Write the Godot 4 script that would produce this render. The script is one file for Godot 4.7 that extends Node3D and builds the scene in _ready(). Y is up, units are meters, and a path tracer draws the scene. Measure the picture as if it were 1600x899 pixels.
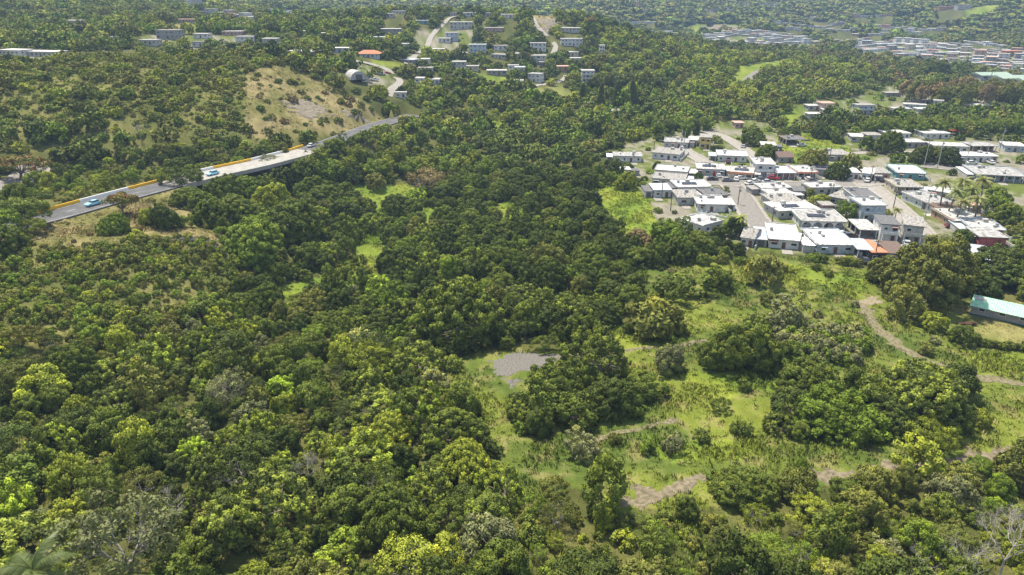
extends Node3D
# A wooded valley seen from the air: forest, a meadow with tracks, a highway bridge, a suburb, a village hill and a far town.
# Units are metres; x runs east, z south. Everything is placed by its own ground position and stands on height().

# survey of the terrain: x, z, height in metres
const SURVEY = [
[-61.7,-72.6,2],[-35.3,-72.6,2],[0,-71.6,3],[34.8,-71.6,3],[64.3,-70.6,4],[-86.1,-103.1,0],[-58.2,-104.4,-1],[-23,-103.1,0],[11.3,-101.7,1],[45.3,-101.7,1],[79.3,-101.7,1],[99,-114,1],
[-104.5,-132.6,2],[-79.8,-138,-1],[-52.1,-141.7,-3],[-21,-132.3,-1],[7.2,-136.2,0],[42.9,-136.2,0],[78.2,-135.3,0.5],[120.1,-148.9,0],[-113.6,-147.7,4],[-90.4,-161.5,1],[-70.2,-172.4,-4],[-126.1,-168.6,7],
[-96,-175.7,6],[-82.3,-183.5,1],[-69.2,-198.3,-5],[-38.7,-193.2,-5],[0,-188.3,-3],[28.2,-188.4,-1],[64.9,-185.9,0],[111.3,-185.9,0],[-148.1,-189.9,10],[-121.6,-192.2,10],[-94.8,-194.8,9.5],[-86.5,-193.9,6],
[-152.4,-201.9,10],[-146.4,-211.1,10],[-140.4,-224.2,10],[-129.5,-244,10],[-120.5,-259,5],[-107.4,-284,1],[-97.6,-296.5,2],[-92,-309.7,9],[-83.6,-336.2,10.5],[-70.8,-368.5,11],[-76.8,-266.8,-5],[-50.6,-296,-5],
[-13,-272.5,-4],[19.7,-256.8,-2],[42.1,-277.5,0],[-31.9,-340.6,-4],[16.1,-346.1,-2],[-62.7,-337.8,3],[-29.5,-402.5,4],[30.7,-419.5,1],[68.1,-367.9,0],[60.6,-277.5,0],[90.7,-234.4,0],[112.6,-298.8,0],
[158,-277.5,0],[197.5,-277.5,0],[177.6,-385.3,0],[248.7,-385.3,0],[106.6,-385.3,0],[157.2,-201.9,0],[239,-323.4,0],[161.3,-442.1,1],[258.2,-473.5,0],[339.9,-473.5,0],[252.2,-561,1],[381.9,-608.8,0],
[431,-608.8,0],[106.1,-467.2,1],[63.6,-468.2,5],[-188.7,-264,10],[-179.6,-278,10],[-148,-288.3,9.5],[-115.6,-303.3,9.5],[-99.2,-325.7,11],[-80.4,-366.6,12],[-220,-300.5,22],[-196.8,-309.3,26],[-159.9,-321.1,27],
[-124.6,-344.6,25],[-102.8,-379.1,20],[-308.1,-436.6,38],[-260.2,-434.6,40],[-209,-432.2,42],[-171,-432.2,42],[-136,-415.9,38],[-109.9,-410.3,28],[-87.2,-403.6,20],[188.6,-525.3,8],[376.8,-708.2,6],[442.7,-662.2,2],
[306,-1169.4,8],[459,-1169.4,8],[427,-881.5,4],[504.6,-881.5,4],[565.6,-820.6,2],[636.3,-1121.1,8],[560,-1168,10],[356.8,-1323.9,10],[-359,-600.9,51.4],[-263.2,-539.2,45],[-243.2,-570.3,45.6],[-206.3,-563.4,43.6],
[-324.9,-731.1,52.1],[-488.7,-814.6,62.6],[-564.5,-825.5,67.6],[-502,-978.8,66.3],[-447.7,-1113.3,62.4],[-340.1,-1098.6,49.5],[-517.8,-1513.9,60.3],[-148.8,-498.3,38.2],[-151.8,-580.5,42.7],[-103.1,-509.7,36.1],[-84.1,-472.6,24.9],[-68.7,-424.5,19],
[-72,-378.2,16.8],[-95.7,-439.7,30.3],[-63.9,-606.6,31.2],[-72.7,-514.9,31.4],[-60.5,-697.4,44.7],[-47.7,-738.5,56.7],[-125.4,-729.3,58.1],[-166.4,-741.6,51.8],[-6.2,-720,53.7],[-21.1,-599.6,26.7],[9.6,-539.9,15.5],[28,-639.4,34.1],
[36.2,-699.1,53.1],[53.2,-677.9,37.3],[61.9,-717.3,52.6],[61.4,-576.7,18.8],[31.9,-509,12.3],[-27.8,-519.3,15.5],[0,-470,13],[-31.7,-438.9,13.3],[78.3,-695.6,47.6],[120.6,-689.5,30.9],[143.3,-623.7,19.5],[74.3,-555,11.4],
[126.4,-566.1,10.2],[184.4,-592,12.3],[228.1,-661.8,16.1],[229.7,-745.4,15],[235.9,-616.4,9.7],[299.5,-676.7,11.9],[361.8,-1352.5,32.7],[264.9,-1272.7,19.8],[391.2,-1187.2,23.5],[254.2,-1478.3,40.6],[203.5,-1486.1,58.2],[488.4,-1628.3,50.1],
[675.8,-1882.4,58.2],[633.8,-1469.1,29.1],[673.1,-1340.5,22.3],[865.3,-2022.7,52.1],[733.7,-1308.3,34.1],[805.6,-1382.4,53.9],[926.3,-1425.5,61.1],[957.8,-1404.5,71.3],[743.8,-1126.6,21.5],[768.7,-1109.8,31.3],[-252.4,-454.6,35],[-186.6,-485.4,30],
[-80.9,-946.6,35],[40.5,-949.1,30],[-168.4,-985.7,40],[-259.8,-304.1,40],[-143.2,-139.7,14],[-616.3,-655.9,60],[162.4,-190.1,0],[85.9,-83.8,2],[479.3,-510.1,2],[1027.1,-1093.2,60],[-2078.4,-2433.2,260],[-1550.7,-3025.8,240],
[-893.7,-3487.3,210],[0,-3500,230],[555.7,-3252.9,220],[1358,-3974.4,190],[2052.5,-4004.7,200],[2133.2,-2774.8,230],[187.2,-2192,75],[-336.8,-1971.4,60],[-1128.4,-1651.3,110],[-903.4,-2115.2,80],[-4221.7,-4942.4,520],[-2964.7,-5784.5,500],
[-1094.6,-6407.2,560],[1094.6,-6407.2,520],[2964.7,-5784.5,480],[4221.7,-4942.4,500],[0,0,6],[-60,10,8],[60,10,6],[0,120,14],[-200,150,18],[200,150,10],[0,600,40],[-800,300,60],
[800,300,20],[0,3000,150],[-4000,1500,250],[4000,1500,200],[-3500,-1000,220],[3500,-1500,160]]
# ground without forest: cover, outline (x, z, x, z ...)
const OPEN = [
["scrubland",[-280.8,-378.3,-247.6,-413.2,-201.2,-415.7,-151.9,-414.9,-124.4,-328.8,-115,-310.6,-145.3,-288.2,-182.2,-289,-215.6,-277.4]],
["meadow",[-15.5,-133.5,-9.6,-141.2,10.3,-140.2,29.1,-152.5,35.1,-169,37.4,-187.7,47,-197.8,75.7,-202.1,98.3,-199.1,108.5,-185.9,101.7,-174.2,100.6,-155.8,117.2,-140.3,94.9,-101.4,85.5,-94.3,72.9,-94.7,51.2,-89.2,37.6,-85.3,28.3,-83.9,15.8,-84.7,10.3,-89.6,0,-86.5,-2.8,-102,-8.1,-115.4]],
["bright",[24.6,-154.6,41.9,-157.3,43.1,-145.8,29.4,-141,22,-146.2]],
["bright",[35.7,-129.7,55.5,-131.2,54.3,-123,38.2,-118]],
["bright",[101,-140.1,114.8,-136.8,113.3,-126.8,102.3,-130.7]],
["bright",[23.2,-104.8,46,-103.6,43.1,-98.4,26.3,-97.2]],
["bright",[80.6,-196.4,106.1,-183,93.3,-171,77.9,-181]],
["bright",[29.9,-281.5,39.8,-290.3,51.5,-294.8,55.3,-274.5,52.8,-247.5,56.5,-223.3,54.4,-207.9,48.2,-203.6,39.7,-219.7,30.4,-242.2]],
["lawn",[107,-164.4,136,-167.8,119.6,-135.6,111.3,-140.3,105.9,-145.8,103.6,-154]],
["dry",[-145.1,-394,-136.5,-417.4,-118,-414.8,-94.9,-406.4,-72.4,-390.2,-70.4,-370.9,-84.4,-354.4,-99.7,-328,-113.4,-310.2,-125.7,-328]],
["dry",[-153.3,-187,-134.7,-198.4,-105,-200.6,-93.6,-207.3,-88.4,-195.6,-108.9,-185,-128.2,-181.1,-143.2,-172.7]],
["dry",[-111.8,-299.4,-101,-305.2,-90.2,-325.3,-67.1,-366.2,-66.6,-362.9,-88.3,-317.4,-101.2,-300.2]],
["dry",[-144.8,-202.2,-137.9,-214,-128.9,-256.7,-116.5,-261,-98.8,-242.1,-93.2,-211.2,-114.1,-195.8,-139.6,-193.9]],
["scrubland",[-146.9,-178,-110.7,-189,-89.4,-196.8,-76.2,-188.6,-74.3,-165.3,-91.8,-148,-116.2,-132.7]],
["bright",[-76.3,-293.6,-43.5,-306.7,-36.6,-291.2,-42.3,-276.5,-51.4,-267.7,-63.2,-275]],
["bright",[-53.9,-241.3,-45,-243.8,-41.4,-214.1,-39.5,-193.5,-55.6,-183.5,-64.9,-178,-70.7,-185.2,-59.6,-198.9,-53.4,-214.7]],
["bright",[-38.9,-274.4,-31.1,-275.2,-28.1,-241.3,-34.3,-243.4]],
["bright",[-5.9,-279.1,4.8,-282.7,4.4,-252.1,-3.9,-250.7]],
["built",[51.5,-358.3,76.3,-394.8,114.7,-432.6,151.9,-450.7,160.6,-422.8,133.2,-345,200.7,-413,229.7,-417.9,320.1,-426.5,226.5,-277.5,163.2,-191,136.7,-191.1,118,-199.1,97.5,-201.9,77.2,-206.8,56.8,-224.6,52.4,-247.6,55.3,-277.4,50.5,-288.7,54.5,-313.7,47.9,-330.7]],
["bright",[160.6,-422.8,174.2,-412.9,179.2,-365.1,159.4,-321.3,124.8,-321.2]],
["built",[206.4,-502.6,318.6,-603.6,402.6,-625.2,393.2,-571.6,342.4,-497.2,263.5,-483.9,222.2,-461.1,187.8,-453.5]],
["lawn",[14.7,-514.6,37.9,-529.9,46.9,-497.1,34.4,-476.6,15,-477.1]],
["bright",[-29.6,-537,-4.9,-548.9,0,-504.8,-15.3,-488.1]],
["dry",[18.7,-721.7,77.3,-1319.8,42.9,-686.8,29.3,-673.1]],
["built",[-107.5,-477.1,-87.7,-496.2,-75,-467.2,-76.9,-429,-91.3,-426.3]],
["built",[-90.6,-650.6,-49.8,-721.3,-32.8,-687.2,-35.6,-624.9,-56.6,-585.1,-73.7,-558]],
["bright",[189.4,-619,243.1,-697.5,306.4,-799.7,290.3,-730.8,229.9,-631.9,171,-545.6]],
["bright",[181.4,-470.6,203.8,-501.8,192.1,-461.5,166.7,-413.1,163.3,-422.7]],
["built",[302.4,-1220,412.6,-1172,495.3,-1183.8,439,-1022.9,314.5,-944.5,209.3,-839]],
["built",[514.9,-1123,604.1,-1115.5,610.8,-1026.4,628.5,-893.9,564,-739.6,496.7,-698.3,495.3,-800.1,459.1,-868.2,424.9,-911.6]],
["bright",[269.8,-1269.2,335.4,-1363,362.7,-1355.9,407.3,-1345,377,-1172.9,334.5,-1241.4]],
["bright",[787,-1297.3,869.3,-1372.4,882.8,-1339.6,830.4,-1271.5,789.9,-1255.8]],
["built",[-371.2,-1123.2,-336.6,-1187.8,-221.6,-778.7,-260.4,-790.6]],
["lawn",[-309.9,-657.8,-283.3,-668.6,-252.1,-618.7,-251.6,-578.8,-284.4,-596.1]],
["built",[-329.6,-457.4,-300.2,-478.1,-262,-417.5,-265.9,-396.4,-269.9,-372.2]],
["built",[-281.8,-558.6,-206.3,-593.3,-188.6,-538.9,-229.7,-524.5,-263.5,-514.6]],
["bright",[-106.1,-502.3,-89.5,-507.6,-71.9,-508.4,-70.6,-497.8,-86.9,-491.2]]]
# forest zones: name, outline, kinds, tones, crown scale, spacing
const ZONES = [
["scrub slope",[-146.9,-178,-110.7,-189,-89.4,-196.8,-76.2,-188.6,-74.3,-165.3,-91.8,-148,-116.2,-132.7],"SSSSSSSS",[4, 3, 1, 4, 2, 1, 4],0.62,2.3],
["hill foot",[-228.4,-298.1,-190.1,-306.5,-152.6,-308.3,-118.1,-313.6,-127.3,-289.3,-155.7,-276.7,-202.6,-257.1],"BBSBF",[0, 1, 3, 1, 0, 4, 2],0.85,5.0],
["hill scrub",[-333.4,-451.4,-247.9,-514.5,-137.6,-421.1,-70.5,-388.8,-78.6,-357,-114.7,-309.7,-143.7,-284.3,-182.2,-278.5,-204.8,-260.5],"SSSSSB",[4, 3, 4, 1, 4, 3, 4],0.62,3.6],
["verge",[-204.8,-260.5,-146.1,-283.8,-121.5,-256,-100.9,-238.8,-93.4,-204.5,-133.4,-196.1,-146,-176.6],"BSSFBS",[1, 3, 2, 4],0.75,5.6],
["central hollow",[-117.4,-263.1,-90.5,-302,-14.3,-389.1,50.5,-363,55.3,-277.4,39.3,-187.5,29.4,-149.6,-14.5,-138.3,-35.5,-140.7,-67.2,-163.8,-86,-189.7],"BBMBBF",[0, 1, 0, 1, 0, 1, 2, 4],1.0,5.4],
["bamboo bank",[-106.2,-298.5,-96.1,-314.1,-67.3,-367.4,-7.5,-408.3,0,-367.1,-25.4,-338.5,-99.9,-294.9],"BBA",[1, 2, 3, 1],1.0,6.0],
["left forest",[-121,-136.1,-75.5,-168.8,-37,-148.1,-5,-115.3,-1,-87.3,-1.7,-68.2,-72.7,-68.5],"BBMFBMGB",[1, 0, 1, 0, 4, 3, 1, 0, 5, 1, 2],1.0,5.4],
["front thicket",[-2,-87.3,15.5,-83,36.5,-82,49,-84.3,68.9,-88,88.8,-90.2,71.6,-67.6,-1.7,-68.2],"BSBFSBSG",[4, 1, 4, 3, 1, 2, 5, 4],0.6,3.0],
["ridge wood",[83.5,-687,130.5,-711.6,291.2,-828.2,349.2,-791.7,333.9,-634.9,267.5,-561.4,188.6,-461.3,153.4,-442.7,137.4,-473.4,131.3,-565.7,75.9,-568.9],"BBFB",[3, 3, 4, 2, 3, 1, 7],0.95,5.4],
["plain wood",[316.6,-901.9,433.1,-929.9,513.1,-830,543.6,-711.5,477.8,-621,390.8,-624.1,325.9,-618.7,324.7,-734.8],"BBB",[4, 0, 4, 1, 6],1.0,6.5],
["village wood",[-405.4,-1182.6,-214.1,-1386.1,167.6,-1391.9,83.3,-586.8,145.1,-520.6,117.8,-414.3,55.9,-378.3,-7.4,-402.7,-68,-373,-88,-407.8,-137.6,-421.1,-197.5,-566.4],"BBFBB",[1, 3, 0, 2, 1, 4, 3],1.0,6.0],
["north-west wood",[-658.1,-897.4,-633.3,-1954.3,-180.8,-543.9,-244.1,-505.8,-287,-377.7],"BBFB",[3, 1, 4, 2, 3, 4],1.0,6.0]]
# particular trees: x, z, scale, kind, tone, label
const TREES = [
[-11.9,-150,2.30,"M",3,"broad mango tree with yellow-green tips beside the grey gravel patch"],
[-20.1,-131.5,1.12,"M",7,"round tree with a golden flush left of the grassy clearing"],
[-35.3,-144.8,0.96,"M",5,"pale grey-green dome of a tree left of the golden round tree"],
[18.9,-130.3,1.27,"M",7,"dome-shaped mango tree with cream tips right of the grey gravel patch"],
[15.5,-154.4,1.02,"M",3,"mango tree with lime tips above the gravel patch"],
[23,-155.5,1.38,"B",0,"dark green tree right of the lime-tipped mango above the gravel patch"],
[109.2,-167.8,3.20,"B",4,"huge dense round tree behind the green-roofed shed's lawn"],
[99.3,-156.5,1.18,"B",4,"olive bushy tree at the bend of the dirt track"],
[101.4,-150.6,0.80,"B",3,"yellow-green young tree beside the olive tree on the lawn edge"],
[104.2,-143.3,0.93,"B",1,"small green tree on the lawn edge in front of the shed"],
[76.4,-111.7,1.74,"M",7,"great mango tree with golden tips in the meadow beside the track"],
[88.6,-120.5,1.23,"B",0,"dark green tree on the right flank of the great golden mango"],
[58.8,-107.2,1.88,"B",2,"bright green broad tree on the left flank of the great golden mango"],
[69.7,-113.6,1.26,"F",1,"feathery green tree between the bright tree and the great golden mango"],
[59.1,-120.1,1.56,"B",1,"mid green tree behind the bright green broad tree in the meadow"],
[48.6,-107,0.56,"M",7,"small lone mango with pale tips in the meadow below the broad trees"],
[48.8,-133.2,1.95,"B",1,"vine-covered tree in the middle of the meadow"],
[58,-146,0.70,"M",3,"yellow-topped tree rising behind the vine-covered tree"],
[51.5,-209.8,2.10,"B",2,"rich green round tree in front of the white-roofed corner house"],
[41.7,-212.9,1.64,"B",6,"rust-brown tree beside the rich green round tree"],
[47.3,-283.4,1.45,"B",3,"lone round bushy tree in the yellow grass beside the suburb"],
[-10.8,-102.7,1.41,"M",3,"tall pale lime tree at the left edge of the meadow"],
[-25.4,-112.7,1.01,"M",3,"mango with lime tips left of the tall pale lime tree"],
[-20.2,-117.1,0.57,"M",7,"small golden-tipped tree between two lime trees"],
[-44.3,-115.9,0.85,"B",3,"bright yellow-green young tree among the dark forest"],
[-35.7,-84.1,1.26,"M",3,"large lime-tipped mango in the lower left forest"],
[-40.9,-77.2,0.96,"M",3,"lime-tipped mango below the large lime-tipped mango"],
[-16.5,-79.9,1.76,"B",1,"broad vine-draped tree at the bottom centre"],
[-25.9,-94.2,1.07,"M",4,"olive mango above the dark gap in the forest"],
[2.2,-112.3,0.77,"M",7,"mango with cream tips at the left end of the meadow grove"],
[9,-116.5,1.61,"B",1,"green tree in the meadow grove in front of the dome-shaped mango"],
[18.7,-114.7,1.68,"B",0,"dark broad tree in the middle of the meadow grove"],
[27.1,-119.7,0.95,"B",1,"tree at the right end of the meadow grove"],
[-71.6,-90.4,1.15,"B",3,"yellow-leaved tree in the lower left forest"],
[-67.8,-73.8,1.08,"M",3,"yellow-tipped tree behind the palm in the corner"],
[-52.4,-60.6,1.50,"P",0,"royal palm with drooping fronds in the lower left corner"],
[-52.5,-72.2,1.85,"G",5,"grey twiggy tree right of the royal palm"],
[-58,-120.8,1.26,"G",5,"pale twiggy tree in the left forest"],
[-78.9,-198.3,2.65,"B",2,"tall bright green tree right of the dry grass terrace"],
[-74.7,-223,3.46,"B",1,"wide green tree below the bridge"],
[-91.3,-252.2,2.14,"B",3,"light green tree in front of the bridge's near edge"],
[-124.5,-212.7,1.39,"O",8,"orange-flowering tree beside the light blue car on the highway"],
[-185.8,-256.7,1.96,"O",8,"orange-flowering tree beside the side road at the left edge"],
[72.2,-683.9,1.88,"O",8,"orange-flowering tree on the crest of the village hill"],
[12,-593.4,1.25,"O",8,"rust-orange flowering tree among the hill houses"],
[-123,-254.7,1.85,"F",1,"sparse open tree standing in front of the highway bridge"],
[-111.9,-203.7,0.74,"B",3,"vivid lime bush-like tree on the highway verge"],
[-117.9,-195.6,1.34,"B",2,"green round tree beside the vivid lime one on the verge"],
[-70.8,-331.3,1.67,"F",1,"feathery tree beside the highway past the bridge"],
[-36.8,-296.5,2.29,"G",6,"pale pinkish twiggy tree in front of the bamboo"],
[-59.2,-295.8,1.12,"B",7,"small golden round tree beside the hidden clearing"],
[-104.3,-293.5,1.64,"G",5,"twiggy tree hiding the near edge of the bridge"],
[137.2,-179.4,2.55,"B",0,"dark spreading tree beside the grey metal roof at the right edge"],
[142.6,-177.9,1.84,"B",1,"green tree at the right edge behind the shed"],
[126.9,-171,1.44,"B",0,"dark tree directly behind the green-roofed shed"],
[131.2,-197.5,1.78,"G",5,"pale blossoming tree above the huge round tree"],
[142.9,-299.4,1.40,"B",0,"dark round street tree between the suburb houses"],
[121,-241.4,1.08,"B",2,"green tree beside the white two-storey house"],
[120,-271.2,0.59,"B",4,"small olive tree in a suburb yard"],
[118.1,-257.5,0.98,"B",3,"lime tree in a suburb yard behind the arched house"],
[74.8,-220.9,1.13,"B",0,"dark tree beside the yellow palm at the street end"],
[76.1,-217.9,0.82,"P",3,"yellowing palm at the end of the suburb street"],
[133.2,-230.8,0.76,"P",4,"short palm beside the two-storey house"],
[192.4,-354.1,2.31,"B",1,"large tree among the far suburb houses"],
[197.9,-333,1.72,"B",0,"dark tree behind the tall poles"],
[206.1,-335.6,1.75,"B",4,"olive tree between the tall poles"],
[207.9,-326.6,1.52,"B",0,"dark tree right of the tall poles"],
[174,-232.9,1.77,"B",1,"round tree at the right edge of the suburb"],
[181.8,-250.3,1.22,"B",2,"green tree behind the last white-roofed row"],
[158.3,-396.3,1.67,"B",1,"green tree behind the dark-roofed house"],
[138.9,-318.6,2.00,"B",4,"bushy olive tree beside the grey-roofed lone house"],
[177.2,-394.7,1.91,"B",0,"dark tree behind the lone grassy plot"],
[178.3,-380.1,1.31,"B",1,"small green tree in front of the far white houses"],
[125,-340.3,1.61,"B",1,"tree between the upper street houses"],
[130.8,-374.5,2.07,"B",1,"tree above the yellow house's street"],
[105.5,-358.3,0.59,"B",0,"small dark round tree beside the white arched-window house"],
[80,-292.6,0.68,"B",0,"dark tree in a suburb yard beside the black car"],
[-127.1,-705.7,2.03,"B",2,"dark round tree on the skyline of the village hill"],
[360.4,-1347.6,1.79,"B",0,"lone tree on the bare mound far away"],
[385.2,-661.6,4.34,"B",0,"large dark tree in front of the far town"],
[86.9,-108.9,0.53,"B",3,"spindly lime sapling in front of the great golden mango"],
[41.8,-106.1,1.11,"S",1,"round shrub left of the small lone mango"],
[34.2,-103.8,0.86,"S",0,"dark shrub in the meadow with a brighter neighbour"],
[28.4,-100.9,1.04,"S",5,"grey-green shrub in the sunny meadow"],
[23.7,-100.5,0.89,"S",2,"bright shrub left of the grey-green shrub"],
[13,-98.8,0.79,"B",5,"grey-green small tree by the left meadow edge"],
[18.3,-103.2,0.33,"B",4,"thin sapling in the left meadow"],
[40.2,-114.2,0.40,"F",1,"small sapling in the middle of the meadow path"],
[52.2,-104.3,0.60,"B",1,"low tree right of the small lone mango"],
[35.8,-87.2,1.36,"B",1,"dark bushy tree beside the bare earth strip"],
[48.5,-94.6,0.40,"B",2,"small round tree at the left end of the bare earth"],
[67.3,-93.4,1.04,"B",3,"lime tree hiding the middle of the bare earth strip"],
[50.2,-72.6,0.55,"B",3,"bright lime dome in the lower right thicket"],
[73.9,-101.3,0.79,"F",3,"lime feathery tree in the meadow's right"],
[69.2,-83.3,0.36,"M",5,"tree with pale silvery tips in the lower right thicket"],
[-54.6,-83.6,0.63,"B",3,"lime-crowned tree in the lower left forest"],
[-50.3,-92.1,0.76,"M",7,"golden-tipped tree in the left forest"],
[65.8,-149.3,1.28,"B",5,"grey-green shrubby tree beside the pale thicket"],
[56.5,-176.7,1.13,"B",1,"dark bushy tree at the back of the meadow"],
[46.1,-171.3,3.13,"S",1,"large low thicket at the back of the meadow"],
[71.5,-179.2,3.36,"S",4,"olive thicket at the back of the meadow"],
[33.9,-150.5,3.71,"S",4,"wide olive thicket behind the bright grass"],
[33.7,-130.8,1.18,"B",5,"grey-green bushy tree right of the dome-shaped mango"],
[-145.8,-198.3,1.56,"F",1],
[-145.4,-189.2,1.52,"F",2],
[-153.7,-217.5,1.20,"F",1],
[-160.2,-213.8,1.76,"B",1],
[-142.4,-180.7,1.83,"B",1],
[-140.2,-193.3,0.92,"F",3],
[-111,-233.6,1.85,"B",1],
[-105.4,-244.1,2.18,"B",1],
[-102.1,-261.7,2.38,"B",2],
[-96.9,-282.6,2.21,"B",0],
[-90,-292.7,2.02,"B",1],
[-81.8,-296.2,1.86,"B",2],
[-96,-230.7,1.99,"B",1],
[-94.9,-263.2,2.08,"B",1],
[-96.9,-214.9,1.88,"B",1],
[-61.3,-250.5,2.07,"B",0],
[-78,-274.1,2.12,"B",1],
[66.7,-116.1,1.29,"B",1],
[70.5,-107.4,1.36,"B",0],
[53.6,-112.6,1.22,"B",0],
[79.7,-110.1,1.11,"B",0],
[56,-106.5,0.90,"B",1],
[63,-105.5,1.17,"B",2],
[58.7,-127.8,1.14,"B",1],
[53.8,-131.3,1.02,"B",1],
[44.6,-132.9,0.97,"B",1],
[12,-110.1,1.19,"B",1],
[4.7,-106.1,0.83,"B",0],
[22.8,-113.9,0.77,"B",1],
[14.8,-124.8,0.93,"B",1],
[6.6,-110.8,1.02,"B",1],
[30.5,-162.9,1.16,"B",1],
[9.3,-151.3,1.30,"B",0],
[3.1,-152.3,1.22,"B",1],
[-3,-146,1.05,"B",0],
[63.5,-149.7,1.07,"S",2],
[66.7,-143.3,1.38,"S",5],
[70,-138,1.21,"S",5],
[73.2,-133,1.06,"S",2],
[63,-145,1.42,"S",5],
[66.5,-139.6,1.26,"S",5],
[69.7,-134.5,1.10,"S",2],
[80.2,-146.2,1.54,"S",5],
[62.9,-141.2,1.30,"S",5],
[66.3,-136,1.14,"S",2],
[77,-148.7,1.10,"S",5],
[79.7,-142.3,1.41,"S",5],
[62.7,-137.6,1.19,"S",2],
[66,-132.6,1.04,"S",5],
[76.1,-144,1.46,"S",5],
[79.1,-138.6,1.29,"S",2],
[62.6,-134.1,1.08,"S",5],
[72.4,-145.7,1.51,"S",5],
[75.6,-140.2,1.34,"S",2],
[59,-135.6,1.12,"S",5],
[69.1,-148.2,1.07,"S",5],
[72.1,-141.8,1.38,"S",2],
[75.2,-136.6,1.22,"S",5],
[58.9,-132.2,1.02,"S",5],
[68.4,-143.5,1.43,"S",2],
[71.7,-138.2,1.27,"S",5],
[74.8,-133.2,1.11,"S",5],
[64.8,-145.2,1.48,"S",2],
[68.2,-139.8,1.31,"S",5],
[71.4,-134.7,1.15,"S",5],
[82.4,-147.3,1.10,"S",2],
[64.6,-141.4,1.36,"S",5],
[67.9,-136.2,1.20,"S",5],
[78.8,-149,1.15,"S",2],
[54.6,-201.6,0.66,"S",1],
[63.6,-196.1,1.07,"S",4],
[72.6,-192.1,1.01,"S",2],
[81.3,-188.5,0.95,"S",3],
[94.6,-196.5,0.94,"S",1],
[103.2,-192.9,0.88,"S",4],
[111.6,-189.4,0.82,"S",2],
[61.8,-198.1,0.72,"S",3],
[70.9,-194,0.66,"S",1],
[79.3,-189.3,1.07,"S",4],
[92.6,-197.4,1.06,"S",2],
[101.2,-193.7,1.00,"S",3],
[109.7,-190.1,0.95,"S",1],
[59.7,-199.1,0.84,"S",4],
[68.9,-194.9,0.78,"S",2],
[77.7,-191.1,0.72,"S",3],
[91,-199.3,0.69,"S",1],
[99.3,-194.5,1.13,"S",4],
[107.7,-190.9,1.07,"S",2],
[57.6,-200.1,0.96,"S",3],
[104.2,-143.3,0.73,"S",4],
[105.3,-142.9,0.73,"S",0],
[106.4,-142.5,0.73,"S",1],
[107.4,-142.1,0.73,"S",4],
[108.5,-141.7,0.74,"S",0],
[109.6,-141.3,0.74,"S",1],
[110.7,-140.9,0.74,"S",4],
[111.7,-140.5,0.74,"S",0],
[112.8,-140.1,0.74,"S",1],
[113.8,-139.7,0.74,"S",4],
[114.9,-139.3,0.74,"S",0],
[115.9,-138.9,0.74,"S",1],
[116.9,-138.5,0.75,"S",4],
[117.9,-138.1,0.75,"S",0],
[104.9,-143,0.73,"S",1],
[106,-142.6,0.73,"S",4],
[-92.9,-292.5,1.25,"A",2],
[-88.6,-297.4,1.26,"A",3],
[-84.2,-302.6,1.27,"A",3],
[-77.5,-296.3,1.24,"A",2],
[-73.4,-303.1,1.26,"A",3],
[-69.3,-311.2,1.29,"A",3],
[-62.3,-303.4,1.26,"A",2],
[-58.1,-312.1,1.29,"A",3],
[-53.8,-322.3,1.32,"A",3],
[-46.5,-310.9,1.28,"A",2],
[-41.8,-321,1.31,"A",3],
[-37.1,-332.8,1.36,"A",3],
[-29.5,-315.4,1.29,"A",2],
[-24.3,-326,1.33,"A",3],
[-18.7,-336.2,1.36,"A",3],
[-11.8,-314.6,1.28,"A",2],
[66.7,-394.3,1.16,"A",2],
[73.8,-404.7,1.19,"A",1],
[81.3,-415.5,1.23,"A",2],
[82.7,-393.6,1.17,"A",2],
[90.4,-404.6,1.20,"A",1],
[98.5,-416.1,1.24,"A",2],
[98.8,-393.2,1.18,"A",2],
[107,-404.5,1.21,"A",1],
[115.5,-416.2,1.25,"A",2],
[203.4,-401.6,1.15,"A",2],
[209.8,-407.2,1.17,"A",3],
[216.3,-413,1.19,"A",2],
[214.3,-401.4,1.17,"A",2],
[220.8,-407,1.19,"A",3],
[227.5,-412.9,1.21,"A",2],
[225.2,-401.2,1.18,"A",2],
[231.9,-406.9,1.20,"A",3],
[238.8,-412.9,1.22,"A",2],
[236,-400.9,1.19,"A",2],
[242.9,-406.8,1.21,"A",3],
[250.1,-412.9,1.23,"A",2],
[246.9,-400.7,1.20,"A",2],
[254,-406.7,1.23,"A",3],
[261.4,-412.9,1.25,"A",2],
[257.8,-400.6,1.22,"A",2],
[265.1,-406.6,1.24,"A",3],
[272.6,-412.8,1.26,"A",2],
[268.6,-400.5,1.23,"A",2],
[276,-406.4,1.26,"A",3],
[283.6,-412.5,1.28,"A",2],
[279.4,-400.2,1.25,"A",2],
[286.9,-406.1,1.27,"A",3],
[294.6,-412.1,1.29,"A",2],
[290.1,-399.8,1.26,"A",2],
[297.7,-405.6,1.29,"A",3],
[47.1,-469.4,1.50,"K",0],
[56.9,-526.3,1.51,"B",0],
[60.6,-523.4,1.44,"T",4],
[59,-474,1.52,"K",0],
[70.5,-533.4,1.53,"B",0],
[74.1,-530,1.46,"T",4],
[71.3,-479.2,1.54,"K",0],
[84.2,-538.8,1.55,"B",0],
[87.6,-534.8,1.48,"T",4],
[83.8,-484.3,1.57,"K",0],
[97.8,-541.9,1.57,"B",0],
[101,-537.6,1.50,"T",4],
[299.6,-540.4,1.86,"T",6],
[298.6,-531.3,1.83,"T",4],
[297.5,-522,1.81,"T",4],
[296.2,-512.8,1.78,"T",6],
[314.8,-540,1.88,"T",4],
[313.6,-530.8,1.86,"T",4],
[312.2,-521.6,1.83,"T",6],
[310.7,-512.3,1.80,"T",4],
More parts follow.
